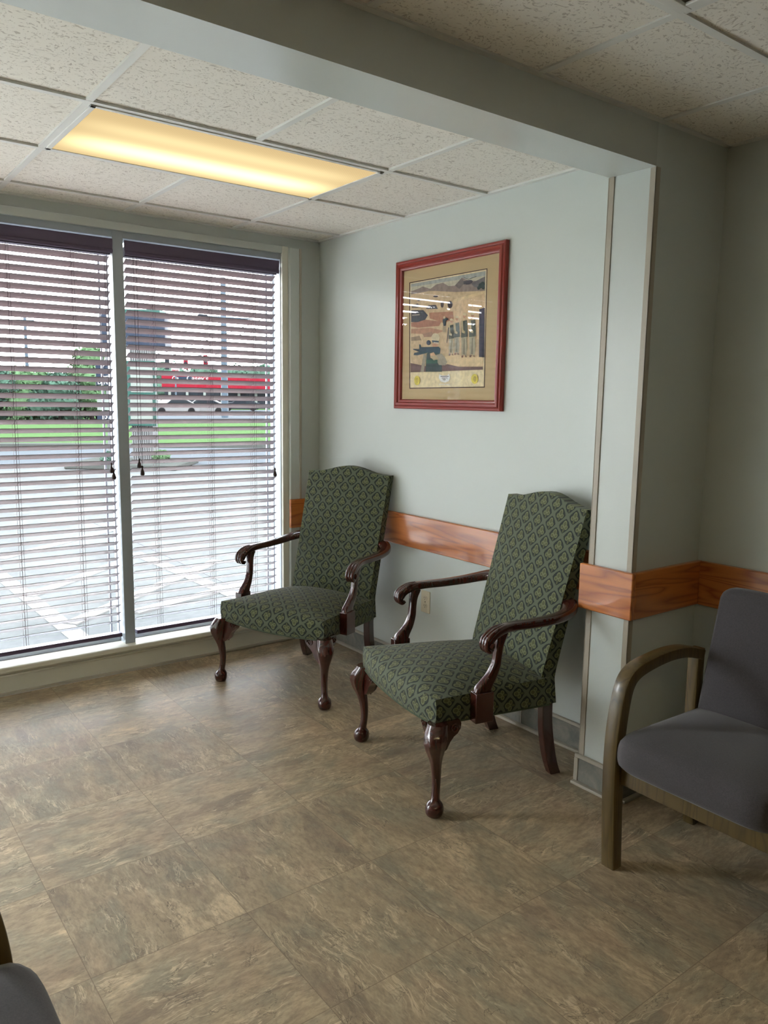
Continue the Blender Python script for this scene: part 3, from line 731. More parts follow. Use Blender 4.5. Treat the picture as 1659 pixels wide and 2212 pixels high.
def make_armchair(label, loc, rz):
    t = thing('upholstered_armchair', label, 'armchair', loc, rz, 'green upholstered armchairs')
    bm = grid_block(16, 14, 5, seat_map); o = make('seat', bm, M['fabric'], t, smooth=True, angle=55)
    def suv(v, n):
        s, f, z = v.x, -v.y, v.z
        if abs(n.z) > 0.55: return (s, f)
        if abs(n.y) > abs(n.x): return (s, f + (z - 0.45) * -1 * 1.0 * 1.0 if False else 0.30 + (0.45 - z))
        return (s + math.copysign(0.45 - z, s), f)
    set_uv(o.data, suv)
    bm = grid_block(16, 3, 22, back_map); o = make('backrest', bm, M['fabric'], t, smooth=True, angle=50)
    def buv(v, n):
        if abs(n.x) > 0.7: return (v.y + math.copysign(0.02, v.x), v.z * 1.03)
        return (v.x + 0.0, v.z * 1.03 + 0.02)
    set_uv(o.data, buv)
    # piping round the seat bottom
    bm = new_bm(); pts = []
    for i in range(0, 17): pts.append(seat_map(-1 + i / 8, -1, -1))
    for j in range(1, 15): pts.append(seat_map(1, -1 + j / 7, -1))
    left = [seat_map(-1, -1 + j / 7, -1) for j in range(14, 0, -1)]
    tube(bm, left + pts, 0.004, 6); make('piping', bm, M['piping'], t, smooth=True)
    # front cabriole legs
    prof_ = [(0.0, 0.000, 0.014), (0.003, 0.000, 0.026), (0.014, 0.000, 0.0325), (0.030, 0.0, 0.0345), (0.045, -0.001, 0.031), (0.056, -0.003, 0.0225), (0.066, -0.005, 0.0175), (0.09, -0.010, 0.0160), (0.13, -0.013, 0.0165),
             (0.17, -0.010, 0.0185), (0.205, -0.003, 0.0215), (0.235, 0.006, 0.027), (0.262, 0.013, 0.034), (0.290, 0.014, 0.040), (0.315, 0.006, 0.042), (0.335, -0.006, 0.040), (0.352, -0.016, 0.038)]
    pr = spline(prof_, 3)
    for sg in (-1, 1):
        bm = new_bm(); rs_ = []
        N = 28
        for z, off, r in pr:
            cx, cf = sg * (0.346 + off * 0.7), 0.300 + off * 0.7
            fl = max(0, min(1, (z - 0.18) / 0.06)) * max(0, min(1, (0.335 - z) / 0.03))
            ft = max(0, min(1, (0.05 - z) / 0.02)) if z > 0.004 else 0
            rr = []
            for k in range(N):
                a = 2 * PI * k / N
                q = r * (1 + 0.07 * fl * math.cos(7 * a) + 0.035 * ft * math.cos(4 * a))
                rr.append(P3(cx + q * math.cos(a), cf + q * math.sin(a), z))
            rs_.append(rr)
        rings(bm, rs_)
        # carved ears (knee brackets) along both rails
        for dx, df in ((-sg, 0), (0, -1)):
            base = Vector((sg * 0.312, 0.276, 0)); d = Vector((dx, df, 0)); nrm = Vector((0, 1, 0)) if dx else Vector((sg, 0, 0))
            outl = [(-0.01, 0.352), (0.076, 0.352), (0.084, 0.338), (0.082, 0.318), (0.070, 0.300), (0.055, 0.290), (0.040, 0.272), (0.026, 0.245), (0.0, 0.225), (-0.01, 0.24)]
            P_ = [base + d * a + nrm * 0.026 for a, z in outl]
            pts2 = [P3(p.x, p.y, z) for p, (a, z) in zip(P_, outl)]
            off = -nrm * 0.032; prism(bm, pts2, (off.x, -off.y, 0))
            # scroll on the bracket
            c = base + d * 0.056 + nrm * 0.028
            sp_ = []
            for k in range(22):
                a = k * 0.5; r_ = 0.019 * (1 - k / 24)
                q = c + d * (r_ * math.cos(a)); sp_.append(P3(q.x, q.y, 0.322 + r_ * math.sin(a)))
            tube(bm, sp_, [0.0036] * len(sp_), 6)
        make('leg', bm, M['mahog'], t, smooth=True, angle=45)
    # rear legs
    for sg in (-1, 1):
        bm = new_bm(); fr = spline([(0.32, -0.234, -0.282), (0.25, -0.236, -0.284), (0.19, -0.240, -0.290), (0.10, -0.256, -0.306), (0.04, -0.274, -0.322), (0.0, -0.290, -0.338)], 3)
        rs_ = []
        for z, fa, fb in fr: rs_.append([P3(sg * 0.215, fa, z), P3(sg * 0.252, fa, z), P3(sg * 0.252, fb, z), P3(sg * 0.215, fb, z)])
        rings(bm, rs_); make('leg', bm, M['mahog'], t, bevel=0.003)
    # arms
    for sg in (-1, 1):
        bm = new_bm()
        A = [(.255, -.322, .722, .060, .034), (.292, -.312, .720, .062, .036), (.330, -.272, .706, .056, .038), (.348, -.20, .694, .048, .037), (.351, -.10, .688, .040, .035), (.351, -.01, .687, .040, .034), (.357, .045, .681, .046, .034), (.363, .085, .668, .050, .034), (.366, .106, .650, .050, .034), (.366, .112, .630, .044, .028), (.365, .106, .618, .030, .016)]
        A = spline(A, 5)
        sweep(bm, [P3(sg * p[0], p[1], p[2]) + (p[3], p[4]) for p in A], (1, 0, 0), 16, 3.4)
        # three carved knuckle ridges
        for off in (-0.016, 0.0, 0.016):
            K = spline([(.357 + off * .8, .035, .697, .004), (.362 + off, .072, .688, .0075), (.367 + off, .104, .670, .0095), (.368 + off, .122, .648, .0105), (.367 + off, .122, .626, .0105), (.366 + off, .108, .612, .010), (.365 + off, .094, .618, .006)], 4)
            tube(bm, [P3(sg * k[0], k[1], k[2]) for k in K], [k[3] for k in K], 10)
        sphere(bm, P3(sg * 0.392, 0.104, 0.634), 0.013, 10, 8, (0.6, 1, 1))
        make('armrest', bm, M['mahog'], t, smooth=True, angle=50)
        bm = new_bm()
        S = spline([(.345, .112, .400, .036, .074), (.345, .112, .446, .036, .070), (.345, .098, .474, .034, .050), (.347, .076, .508, .032, .038), (.350, .060, .55, .030, .032), (.352, .055, .595, .030, .030), (.354, .050, .635, .032, .034), (.354, .040, .672, .034, .046)], 4)
        sweep(bm, [P3(sg * p[0], p[1], p[2]) + (p[3], p[4]) for p in S], (1, 0, 0), 16, 5)
        box(bm, P3(sg * .350 - .022, .152, .338), P3(sg * .350 + .022, .076, .452))
        make('arm_support', bm, M['mahog'], t, smooth=True, angle=40, bevel=0.003)
    return t
def face_rz(deg):   # local -y points along the world direction deg
    return math.radians(deg + 90)
ch2 = make_armchair('green patterned high-back armchair with carved cherry arms, nearer one, beside the corner pier', (-0.498, -1.899, 0), face_rz(167.46))
ch1 = copy_tree(ch2); ch1.location = (-0.500, -0.668, 0); ch1.rotation_euler = (0, 0, face_rz(200.92))
ch1['label'] = 'green patterned high-back armchair with carved cherry arms, farther one, in the corner by the window'

# ------------------------------------------------------------------ grey waiting-room chairs
def tweed():
    b = NB('charcoal_grey_tweed'); o = b.obj()
    n = b.noise(b.mapping(o, (260, 260, 260)), 1.0, 2, 0.7); n2 = b.noise(o, 5, 3)
    f = b.math('ADD', b.math('MULTIPLY', n, 0.7), b.math('MULTIPLY', b.noise(b.mapping(o, (900, 300, 500)), 1.0, 1), 0.3))
    col = b.mix(f, rgb(48, 47, 50), rgb(96, 92, 94)); col = b.mix(b.math('MULTIPLY', n2, 0.25), col, rgb(60, 58, 64))
    b.base(col, 0.9, 0.15); b.p.inputs['Sheen Weight'].default_value = 0.2
    b.bump(f, 0.25, 0.001); return b.m
M['tweed'] = tweed()
M['greyoak'] = wood('olive_brown_wood', rgb(100, 82, 44), rgb(72, 58, 32), 2, 1.4, 0.34, 0.25)
def make_guest(label, loc, rz):
    t = thing('waiting_room_chair', label, 'chair', loc, rz, 'grey upholstered waiting room chairs')
    for sg in (-1, 1):
        s = sg * 0.277
        # front leg and arm in one bent piece (profile in f,z)
        bm = new_bm()
        C = [(.265, 0.0, .044), (.272, .10, .046), (.283, .28, .048), (.284, .44, .046), (.268, .56, .044), (.246, .624, .044), (.205, .655, .042), (.13, .670, .038), (.03, .678, .036), (-.06, .672, .036), (-.13, .655, .036), (-.165, .645, .036)]
        C = spline(C, 5)
        rsweep(bm, [P3(s, c[0], c[1]) + (0.050, c[2]) for c in C], (1, 0, 0))
        a_ = make('arm_frame', bm, M['greyoak'], t, smooth=True, angle=35)
        bm = new_bm(); C = spline([(-.20, 0.0, .040), (-.175, .20, .044), (-.160, .40, .044), (-.155, .665, .040)], 4)
        rsweep(bm, [P3(s, c[0], c[1]) + (0.042, c[2]) for c in C], (1, 0, 0)); make('leg', bm, M['greyoak'], t, smooth=True, angle=35)
    bm = new_bm(); box(bm, P3(-0.255, 0.275, 0.295), P3(0.255, 0.250, 0.355)); box(bm, P3(-0.255, -0.15, 0.30), P3(0.255, -0.17, 0.355))
    for sg in (-1, 1): box(bm, P3(sg * 0.245 - .012, 0.26, 0.30), P3(sg * 0.245 + .012, -0.16, 0.355))
    make('seat_frame', bm, M['greyoak'], t, bevel=0.003)
    def sm(u, v, w):
        f = 0.082 - v * 0.236
        q = (w + 1) / 2; nv = max(0, -v)
        z = 0.366 + 0.108 * q - 0.010 * (v + 1) / 2 * (1 if w > 0 else .4)
        cu = max(0, 1 - abs(u) ** 5); cv = max(0, 1 - abs(v) ** 4)
        if w > 0.999: z += 0.024 * cu * cv
        s = u * 0.240 * (1 - 0.035 * nv ** 10)
        f -= 0.022 * abs(u) ** 10 * nv ** 3
        if v < -0.999: f += 0.026 * math.sqrt(max(0, 1 - w * w))
        if abs(u) > 0.999: s += math.copysign(0.008 * math.sqrt(max(0, 1 - w * w)), u)
        return P3(s, f, z)
    bm = grid_block(22, 18, 8, sm); make('seat', bm, M['tweed'], t, smooth=True, angle=95, bevel=0)
    def bmapf(u, v, w):
        q = (w + 1) / 2; z = 0.405 + 0.475 * q
        f = -0.115 - q * 0.105; th = 0.075 - 0.02 * q
        ff = f - (v + 1) / 2 * th
        if v < -0.999: ff += 0.022 * (1 - abs(u) ** 4) * (1 - abs(w) ** 4)
        s = u * 0.247 * (1 - 0.02 * q)
        if w > 0.999: z += 0.006 * (1 - v * v) - 0.014 * abs(u) ** 10
        if w > 0.999 and abs(u) > 0.999: s *= 0.975
        return P3(s, ff, z)
    bm = grid_block(14, 4, 14, bmapf); make('backrest', bm, M['tweed'], t, smooth=True, angle=70, bevel=0.012, bseg=3)
    return t
g1 = make_guest('grey tweed waiting room chair with olive wooden arms by the corner pier on the right', (-0.325, -3.022, 0), face_rz(180))
g2 = copy_tree(g1); g2.location = (-2.690, -2.972, 0); g2.rotation_euler = (0, 0, face_rz(0))
g2['label'] = 'grey tweed waiting room chair with only its seat corner showing at bottom left'

# ------------------------------------------------------------------ outdoors
OA = 0.17   # outdoor colours darkened to offset the brightness of the strong sky
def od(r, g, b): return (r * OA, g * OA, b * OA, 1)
GZ = -0.12
def G(u, v, z=GZ): return on(u, v, 2, z)
def dist_pt(u, v, d):
    """point on the pixel's ray at horizontal distance d"""
    r = ray(u, v); k = d / math.hypot(r.x, r.y); return CAM_POS + r * k
FWD = Vector((CAM_F.x, CAM_F.y, 0)).normalized(); SID = Vector((FWD.y, -FWD.x, 0))
def concrete():
    b = NB('weathered_concrete_lot'); o = b.obj()
    f = b.noise(o, 1.4, 5, 0.6, 0.3); g = b.noise(o, 22, 4, 0.7); 
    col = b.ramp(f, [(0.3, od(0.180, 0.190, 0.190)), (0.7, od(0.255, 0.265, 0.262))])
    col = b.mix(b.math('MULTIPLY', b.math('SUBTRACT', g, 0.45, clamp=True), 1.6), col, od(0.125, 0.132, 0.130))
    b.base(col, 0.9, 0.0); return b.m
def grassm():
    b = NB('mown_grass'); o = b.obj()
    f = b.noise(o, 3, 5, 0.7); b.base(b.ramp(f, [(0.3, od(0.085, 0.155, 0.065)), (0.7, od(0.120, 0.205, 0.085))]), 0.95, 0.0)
    return b.m
M['lot'] = concrete(); M['grass'] = grassm()
M['asphalt'] = flat('road_asphalt', od(0.150, 0.168, 0.185), 0.9, 0.0)
M['linepaint'] = flat('white_road_paint', od(0.42, 0.42, 0.41), 0.8, 0.0, var=0.15, scale=12)
M['curb'] = flat('curb_concrete', od(0.12, 0.13, 0.12), 0.9, 0.0)
M['leaf'] = flat('tree_leaves', od(0.105, 0.190, 0.140), 0.8, 0.0, var=0.35, scale=2)
M['leaf2'] = flat('tree_leaves_light', od(0.150, 0.265, 0.135), 0.8, 0.0, var=0.35, scale=2)
M['bark'] = flat('bark', od(0.03, 0.026, 0.022), 0.9, 0.02)
M['steel'] = flat('galvanised_steel', od(0.11, 0.15, 0.19), 0.5, 0.02)
M['dark'] = flat('dark_metal', od(0.028, 0.036, 0.046), 0.5, 0.02)
M['signblue'] = flat('sign_slate_blue', od(0.030, 0.044, 0.072), 0.5, 0.02)
M['signgreen'] = flat('sign_green_metal', od(0.045, 0.125, 0.105), 0.5, 0.02)
M['signwhite'] = flat('sign_white_face', od(0.30, 0.34, 0.31), 0.5, 0.02)
M['block'] = flat('split_face_block', od(0.25, 0.26, 0.26), 0.9, 0.02, var=0.25, scale=9)
M['red'] = flat('red_fascia', od(0.30, 0.012, 0.03), 0.5, 0.02)
M['textw'] = flat('white_lettering', od(0.5, 0.5, 0.5), 0.5, 0.02)
M['carw'] = flat('white_car_paint', od(0.28, 0.28, 0.28), 0.25, 0.02)
M['carr'] = flat('red_car_paint', od(0.12, 0.02, 0.03), 0.25, 0.02)
M['carg'] = flat('car_windows', od(0.02, 0.028, 0.035), 0.1, 0.02)
M['tyre'] = flat('tyre', od(0.015, 0.015, 0.016), 0.8, 0.02)

# ground: lot, road, far land
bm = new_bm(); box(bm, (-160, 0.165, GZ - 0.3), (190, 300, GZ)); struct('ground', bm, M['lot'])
M['pale'] = flat('pale_bounce_concrete', (0.34, 0.34, 0.33, 1), 0.9, 0.1)
bm = new_bm(); box(bm, (-14, 0.165, GZ - .05), (6, 0.92, GZ + 0.03)); box(bm, (-14, 0.92, GZ - .05), (-2.3, 5.5, GZ + 0.03)); struct('bounce_slab', bm, M['pale'])  # unseen pale slab, added to bounce sky light up into the room
def strip(name, pts, mat, h, label=None, stuff=False):
    bm = new_bm(); prism(bm, [Vector((p.x, p.y, GZ)) for p in pts], (0, 0, h))
    o = make(name, bm, mat); o['kind'] = 'structure'; return o
# near street band, grass, far street (bands run across the view)
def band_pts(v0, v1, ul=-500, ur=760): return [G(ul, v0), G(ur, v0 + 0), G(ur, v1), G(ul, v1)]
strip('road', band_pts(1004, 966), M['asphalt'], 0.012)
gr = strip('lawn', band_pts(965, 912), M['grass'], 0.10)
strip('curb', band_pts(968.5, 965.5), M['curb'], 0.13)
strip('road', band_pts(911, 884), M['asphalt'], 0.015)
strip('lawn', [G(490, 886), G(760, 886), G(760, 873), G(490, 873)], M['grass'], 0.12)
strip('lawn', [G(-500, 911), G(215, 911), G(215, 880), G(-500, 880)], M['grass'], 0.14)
# painted lines on the lot
SH = [0.003]
def stripe(p, q, wd, label):
    SH[0] += 0.002
    bm = new_bm(); p, q = Vector(p), Vector(q); d = (q - p).normalized(); n = Vector((-d.y, d.x, 0)) * wd / 2
    prism(bm, [p + n, p - n, q - n, q + n], (0, 0, SH[0]))
    tag(make('painted_line', bm, M['linepaint']), label, 'road marking', 'white lines on the parking lot')
stripe(G(-60, 1195), G(250, 1440), 0.13, 'white painted line running from the left photo edge toward the grey mullion')
stripe(G(292, 1195), G(560, 1310), 0.13, 'white painted line ending behind the far green armchair')
stripe(G(0, 1208), G(262, 1140), 0.12, 'white hatch line seen low in the left blind, farthest of the hatching')
stripe(G(60, 1290), G(262, 1215), 0.12, 'white hatch line seen low in the left blind, middle of the hatching')
stripe(G(150, 1350), G(470, 1212), 0.12, 'white hatch line crossing behind the grey mullion')
stripe(G(290, 1325), G(520, 1265), 0.12, 'white hatch line seen low in the right blind, nearest the window')
bm = new_bm()
for a, c in ((G(200, 1128), G(620, 1320)), (G(-80, 1115), G(640, 1090))):
    d = (c - a).normalized(); n = Vector((-d.y, d.x, 0)) * 0.01; prism(bm, [a + n, a - n, c - n, c + n], (0, 0, 0.002))
make('lot_joint', bm, M['dark'], bpy.data.objects['ground'])

# monument sign on its curbed island
SD = 18.6
def SP(u, v, d=SD): 
    return dist_pt(u, v, d)
base = G(285, 1008); sgn_rot = math.atan2(FWD.y, FWD.x) - PI / 2   # local x = rightwards, y = away
sg = thing('monument_sign', 'tall roadside sign with dark blue head, stone columns and dental panel in the parking lot', 'sign', (base.x, base.y, GZ), sgn_rot)
pxm = (Vector((base.x, base.y, 0)) - Vector((CAM_POS.x, CAM_POS.y, 0))).length
def sl(u, v):   # pixel -> local x,z on the sign's front plane
    r = ray(u, v); n = Vector((-math.sin(sgn_rot), math.cos(sgn_rot), 0)); t = (base - CAM_POS).dot(n) / r.dot(n); p = CAM_POS + r * t - base
    return p.dot(Vector((math.cos(sgn_rot), math.sin(sgn_rot), 0))), p.z - 0 + (base.z - GZ)
def sbox(bm, u0, v0, u1, v1, y0, y1):
    x0, z1 = sl(u0, v0); x1, z0 = sl(u1, v1); box(bm, (x0, y0, z0), (x1, y1, z1)); return x0, z0, x1, z1
bm = new_bm(); x0, z1 = sl(220, 672); x1, z0 = sl(362, 750); ch = 0.14
prism(bm, [(x0, -0.2, z0), (x1, -0.2, z0), (x1, -0.2, z1 - ch), (x1 - ch, -0.2, z1), (x0 + ch, -0.2, z1), (x0, -0.2, z1 - ch)], (0, 0.55, 0)); make('sign_head', bm, M['signblue'], sg, bevel=0.01)
bm = new_bm(); box(bm, (x0 + 0.1, -0.215, z1 - 0.06), (x1 - 0.1, 0.36, z1 + 0.03)); make('cap', bm, M['signgreen'], sg)
for (u0, u1, v0) in ((229, 263, 750), (283, 335, 750)):
    bm = new_bm(); x0, z0, x1, z1 = sbox(bm, u0, v0, u1, 1008, -0.10, 0.30)
    if u0 > 270:
        k = 0
        while x0 + k * 0.05 < x1 - 0.03: box(bm, (x0 + k * 0.05, -0.125, 0), (x0 + k * 0.05 + 0.026, -0.10, z1)); k += 1
    make('stone_column', bm, M['block'], sg)
bm = new_bm(); x0, z0, x1, z1 = sbox(bm, 279, 780, 343, 920, -0.22, -0.13); make('panel_frame', bm, M['signgreen'], sg, bevel=0.01)
bm = new_bm(); x0, z0, x1, z1 = sbox(bm, 288, 790, 337, 848, -0.235, -0.21); make('white_panel', bm, M['signwhite'], sg)
bm = new_bm(); x0, z0, x1, z1 = sbox(bm, 288, 862, 337, 912, -0.235, -0.21); make('white_panel', bm, M['signwhite'], sg)
def text(name, s, size, mat, parent, loc, rot, bold=0.0, shear=0.0):
    cu = bpy.data.curves.new(name, 'FONT'); cu.body = s; cu.size = size; cu.extrude = 0.004; cu.offset = bold; cu.shear = shear; cu.align_x = 'LEFT'
    tmp = bpy.data.objects.new('tmp', cu); COL.objects.link(tmp); bpy.context.view_layer.update()
    me = bpy.data.meshes.new_from_object(tmp.evaluated_get(bpy.context.evaluated_depsgraph_get())); bpy.data.objects.remove(tmp); bpy.data.curves.remove(cu)
    me.materials.clear(); me.materials.append(mat)
    o = bpy.data.objects.new(name, me); COL.objects.link(o); o.parent = parent; o.location = loc; o.rotation_euler = rot; return o
bm = new_bm(); dx0, dz0, dx1, dz1 = sbox(bm, 214, 785, 262, 833, -0.22, -0.12); dp = make('dental_panel', bm, M['signblue'], sg)
bm = new_bm()
sbox(bm, 214, 784, 262, 785.5, -0.225, -0.21); sbox(bm, 213, 784, 214.6, 833, -0.225, -0.21); make('panel_edge', bm, M['textw'], dp)
text('lettering', 'Cl', 0.20, M['textw'], dp, (sl(226, 800)[0], -0.235, sl(226, 801)[1]), (PI / 2, 0, 0), 0.003, 0.3)
text('lettering', 'Care', 0.20, M['textw'], dp, (sl(226, 815)[0], -0.235, sl(226, 815)[1]), (PI / 2, 0, 0), 0.003, 0.3)
text('lettering', 'DENTAL', 0.115, M['textw'], dp, (sl(219, 830)[0], -0.235, sl(219, 830)[1]), (PI / 2, 0, 0), 0.003)
bm = new_bm(); sbox(bm, 217, 862, 262, 886, -0.22, -0.12); mp = make('message_board', bm, M['signwhite'], sg)
bm = new_bm(); sbox(bm, 217, 858, 262, 862, -0.22, -0.12); make('board_header', bm, M['signgreen'], mp)
bm = new_bm(); sbox(bm, 217, 888, 262, 906, -0.22, -0.12); npn = make('number_panel', bm, M['signblue'], sg)
text('lettering', '572', 0.19, M['textw'], npn, (sl(232, 904)[0], -0.235, sl(232, 904)[1]), (PI / 2, 0, 0), 0.004)
# island
bm = new_bm(); x0 = sl(172, 1008)[0]; x1 = sl(403, 1008)[0]; box(bm, (x0, -0.9, 0), (x1, 1.2, 0.13))
isl = make('sign_island', bm, M['curb'], bevel=0.03); isl.location = (base.x, base.y, GZ); isl.rotation_euler = (0, 0, sgn_rot); isl['kind'] = 'structure'

def foliage(bm, c, r, n, rnd, size, sc=(1, 1, 1)):
    for _ in range(n):
        while True:
            p = Vector((rnd.uniform(-1, 1), rnd.uniform(-1, 1), rnd.uniform(-1, 1)))
            if 0.3 < p.length < 1: break
        p = p.normalized() * (0.72 + 0.30 * rnd.random() + 0.18 * mnoise.noise(p * 2.3 + Vector(c)))
        q = Vector(c) + Vector((p.x * r * sc[0], p.y * r * sc[1], p.z * r * sc[2]))
        a = Vector((rnd.gauss(0, 1), rnd.gauss(0, 1), rnd.gauss(0, 1))).normalized(); b_ = a.orthogonal().normalized(); s = size * rnd.uniform(.6, 1.3)
        vs = [bm.verts.new(q + a * s), bm.verts.new(q + b_ * s * .55), bm.verts.new(q - a * s), bm.verts.new(q - b_ * s * .55)]
        bm.faces.new(vs)
def blob(bm, c, r, rnd, sc=(1, 1, 1)):
    v0 = len(bm.verts); bmesh.ops.create_icosphere(bm, subdivisions=2, radius=1, matrix=Matrix.Translation(c) @ Matrix.Diagonal((r * .86 * sc[0], r * .86 * sc[1], r * .86 * sc[2], 1)))
def tree(name, u, vbase, vtop, wpx, label, mat, seed, cat='tree', group=None, nb=7, leaves=900, d=None, trunk=True):
    rnd = random.Random(seed)
    p = G(u, vbase) if d is None else dist_pt(u, 860, d); D = math.hypot(p.x - CAM_POS.x, p.y - CAM_POS.y)
    top = dist_pt(u, vtop, D).z; h = top - GZ; wm = wpx / FPX * D * (CAM_F.x * FWD.x + CAM_F.y * FWD.y) * 1.05
    t = thing(name, label, cat, (p.x, p.y, GZ), rnd.uniform(0, 6), group)
    bm = new_bm(); crown = wm / 2; zc = h - min(h * 0.5, crown)
    for i in range(nb):
        a = rnd.uniform(0, 6.28); rr = crown * rnd.uniform(0.1, 0.55); zz = rnd.uniform(h * .30 if trunk else h * .2, h * 0.78)
        rb = min(crown * rnd.uniform(.45, .62), h - zz if h - zz > .1 else .1)
        c = (rr * math.cos(a), rr * math.sin(a), zz); blob(bm, c, rb, rnd, (1, 1, .8)); foliage(bm, c, rb, leaves // nb, rnd, wm * 0.035 + .02)
    c = (0, 0, h - crown * .5 if crown * .5 < h * .5 else h * .6); rb = min(crown * .55, h - c[2]); blob(bm, c, rb, rnd); foliage(bm, c, rb, leaves // nb, rnd, wm * 0.035 + .02)
    make('foliage', bm, mat, t)
    if trunk:
        bm = new_bm(); tube(bm, [(0, 0, 0), (0.02 * h, 0, h * .3), (0, 0.02 * h, h * .7)], [h * .035, h * .025, h * .012], 7); make('trunk', bm, M['bark'], t)
    return t
tree('shrub', 352, 1011, 984, 40, 'small round green shrub right of the stone sign base', M['leaf2'], 3, 'shrub', None, 5, 900, None, False).location.z = 0.0
tree('shrub', 236, 1012, 990, 34, 'low green shrub left of the stone sign base', M['leaf'], 4, 'shrub', None, 4, 500, None, False).location.z = 0.0
# trees left of the sign
for (u, vb, vt, wp, s_, mt_, lb) in (
    (200, 914, 742, 120, 11, 'leaf2', 'tallest light green tree just left of the roadside sign'),
    (130, 916, 800, 110, 12, 'leaf', 'dark green tree in the middle of the tree row beyond the lawn'),
    (55, 914, 792, 130, 13, 'leaf2', 'light green bushy tree beyond the lawn behind the thin utility pole'),
    (-20, 914, 788, 130, 14, 'leaf', 'green tree beyond the lawn cut by the left edge of the photo')):
    tree('leafy_tree', u, vb, vt, wp, lb, M[mt_], s_, 'tree', 'trees beyond the lawn', 9, 2600)
for i, (u, vb, s_) in enumerate(((100, 908, 21), (170, 909, 22), (25, 908, 23), (225, 908, 24))):
    tree('hedge_bush', u, 912, 850, 95, ['dark hedge bush under the middle dark tree', 'dark hedge bush right of the middle dark tree', 'dark hedge bush near the left photo edge', 'dark hedge bush directly left of the sign column'][i], M['leaf'], s_, 'bush', 'dark hedge under the trees', 5, 1200, None, False)
for i, (u, vt, wp, s_) in enumerate(((300, 782, 100, 31), (368, 780, 96, 32), (432, 783, 94, 33), (500, 786, 96, 34), (572, 782, 98, 35), (645, 780, 100, 36))):
    tree('distant_tree', u, 870, vt, wp, ['distant tree behind the dark blue sign', 'distant tree above the left end of the red store roof', 'distant tree above the store name', 'distant tree right of the thick grey pole', 'distant tree at the right edge of the blind', 'distant tree hidden past the window trim'][i], M['leaf'], s_, 'tree', 'distant tree line behind the store', 8, 1000, 132 if i % 2 else 150)

# store with red fascia
def fp(u, v, d): return dist_pt(u, v, d)
p0 = fp(350, 860, 110); p1 = fp(650, 860, 110); dx = (Vector((p1.x, p1.y, 0)) - Vector((p0.x, p0.y, 0))); L_ = dx.length; rotz = math.atan2(dx.y, dx.x)
st = thing('store_building', 'low convenience store with long red fascia across the street', 'building', (p0.x, p0.y, GZ), rotz)
zz = lambda v: fp(460, v, 110).z - GZ
bm = new_bm(); box(bm, (0.3, 0.6, 0), (L_, 9, zz(838))); make('wall', bm, M['dark'], st)
bm = new_bm(); box(bm, (0, 0, zz(838)), (L_ * .47, 9.2, zz(813))); box(bm, (L_ * .47, -0.4, zz(847)), (L_, 9.2, zz(815))); fa = make('fascia', bm, M['red'], st)
for k in range(8):
    bm = new_bm(); box(bm, (0.8 + k * 2.3, 0.3, 0), (1.15 + k * 2.3, 0.6, zz(838))); make('pillar', bm, M['signwhite'], st)
bm = new_bm(); box(bm, (2.0, -0.05, zz(822)), (4.0, -0.01, zz(815))); make('dark_panel', bm, M['signblue'], fa)
text('lettering', "Casey's", 0.95, M['textw'], fa, (3.2, -0.08, zz(823)), (PI / 2, 0, 0), 0.02, 0.2)
text('lettering', 'Ca', 0.8, M['textw'], fa, (1.3, -0.08, zz(823)), (PI / 2, 0, 0), 0.02, 0.2)
# pole sign
p = fp(379, 800, 100); t = thing('pole_sign', "small red and white store sign on a pole above the red fascia", 'sign', (p.x, p.y, GZ), rotz)
bm = new_bm(); tube(bm, [(0, 0, 0), (0, 0, 4.6)], 0.09, 8); make('pole', bm, M['steel'], t)
bm = new_bm(); z_ = fp(379, 806, 100).z - GZ; box(bm, (-0.5, -0.1, z_), (0.5, 0.1, z_ + 0.75)); pf = make('sign_face', bm, M['textw'], t)
text('lettering', "Casey's", 0.26, M['red'], pf, (-0.44, -0.12, z_ + 0.25), (PI / 2, 0, 0), 0.01, 0.2)

# vehicles
def car(u, vb, d, yaw, length, mat, label, van=False):
    p = G(u, vb) if d is None else dist_pt(u, 860, d)
    t = thing('car', label, 'car', (p.x, p.y, GZ + 0.02), yaw)
    L2 = length / 2; hgt = 1.45 if not van else 1.7
    body = [(-L2, .35), (-L2, .75), (-L2 + .1, .92), (-L2 * .45, 1.0), (-L2 * .2, hgt * .98), (L2 * .05, hgt), (L2 * .45, hgt * .95), (L2 * .78, 1.02), (L2 - .05, .95), (L2, .6), (L2, .35), (L2 - .4, .22), (-L2 + .4, .22)]
    bm = new_bm(); prism(bm, [(x, -.86, z) for x, z in body], (0, 1.72, 0)); b_ = make('body', bm, mat, t, bevel=0.06, bseg=2)
    gl = [(-L2 * .40, 1.0), (-L2 * .19, hgt * .92), (L2 * .04, hgt * .94), (L2 * .42, hgt * .89), (L2 * .66, 1.02)]
    bm = new_bm(); prism(bm, [(x, -.875, z) for x, z in gl], (0, 1.75, 0)); make('windows', bm, M['carg'], b_)
    for sx_ in (-1, 1):
        for sy in (-1, 1):
            bm = new_bm(); rings(bm, [[(sx_ * L2 * .62 + .33 * math.cos(a * PI / 9), sy * .80 + dy, .33 + .33 * math.sin(a * PI / 9)) for a in range(18)] for dy in (-.1, .1)])
            make('wheel', bm, M['tyre'], t)
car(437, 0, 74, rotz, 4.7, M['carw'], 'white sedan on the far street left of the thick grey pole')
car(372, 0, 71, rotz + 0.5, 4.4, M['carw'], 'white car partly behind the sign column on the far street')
car(520, 0, 96, rotz, 4.6, M['dark'], 'dark car parked by the store right of the thick grey pole')

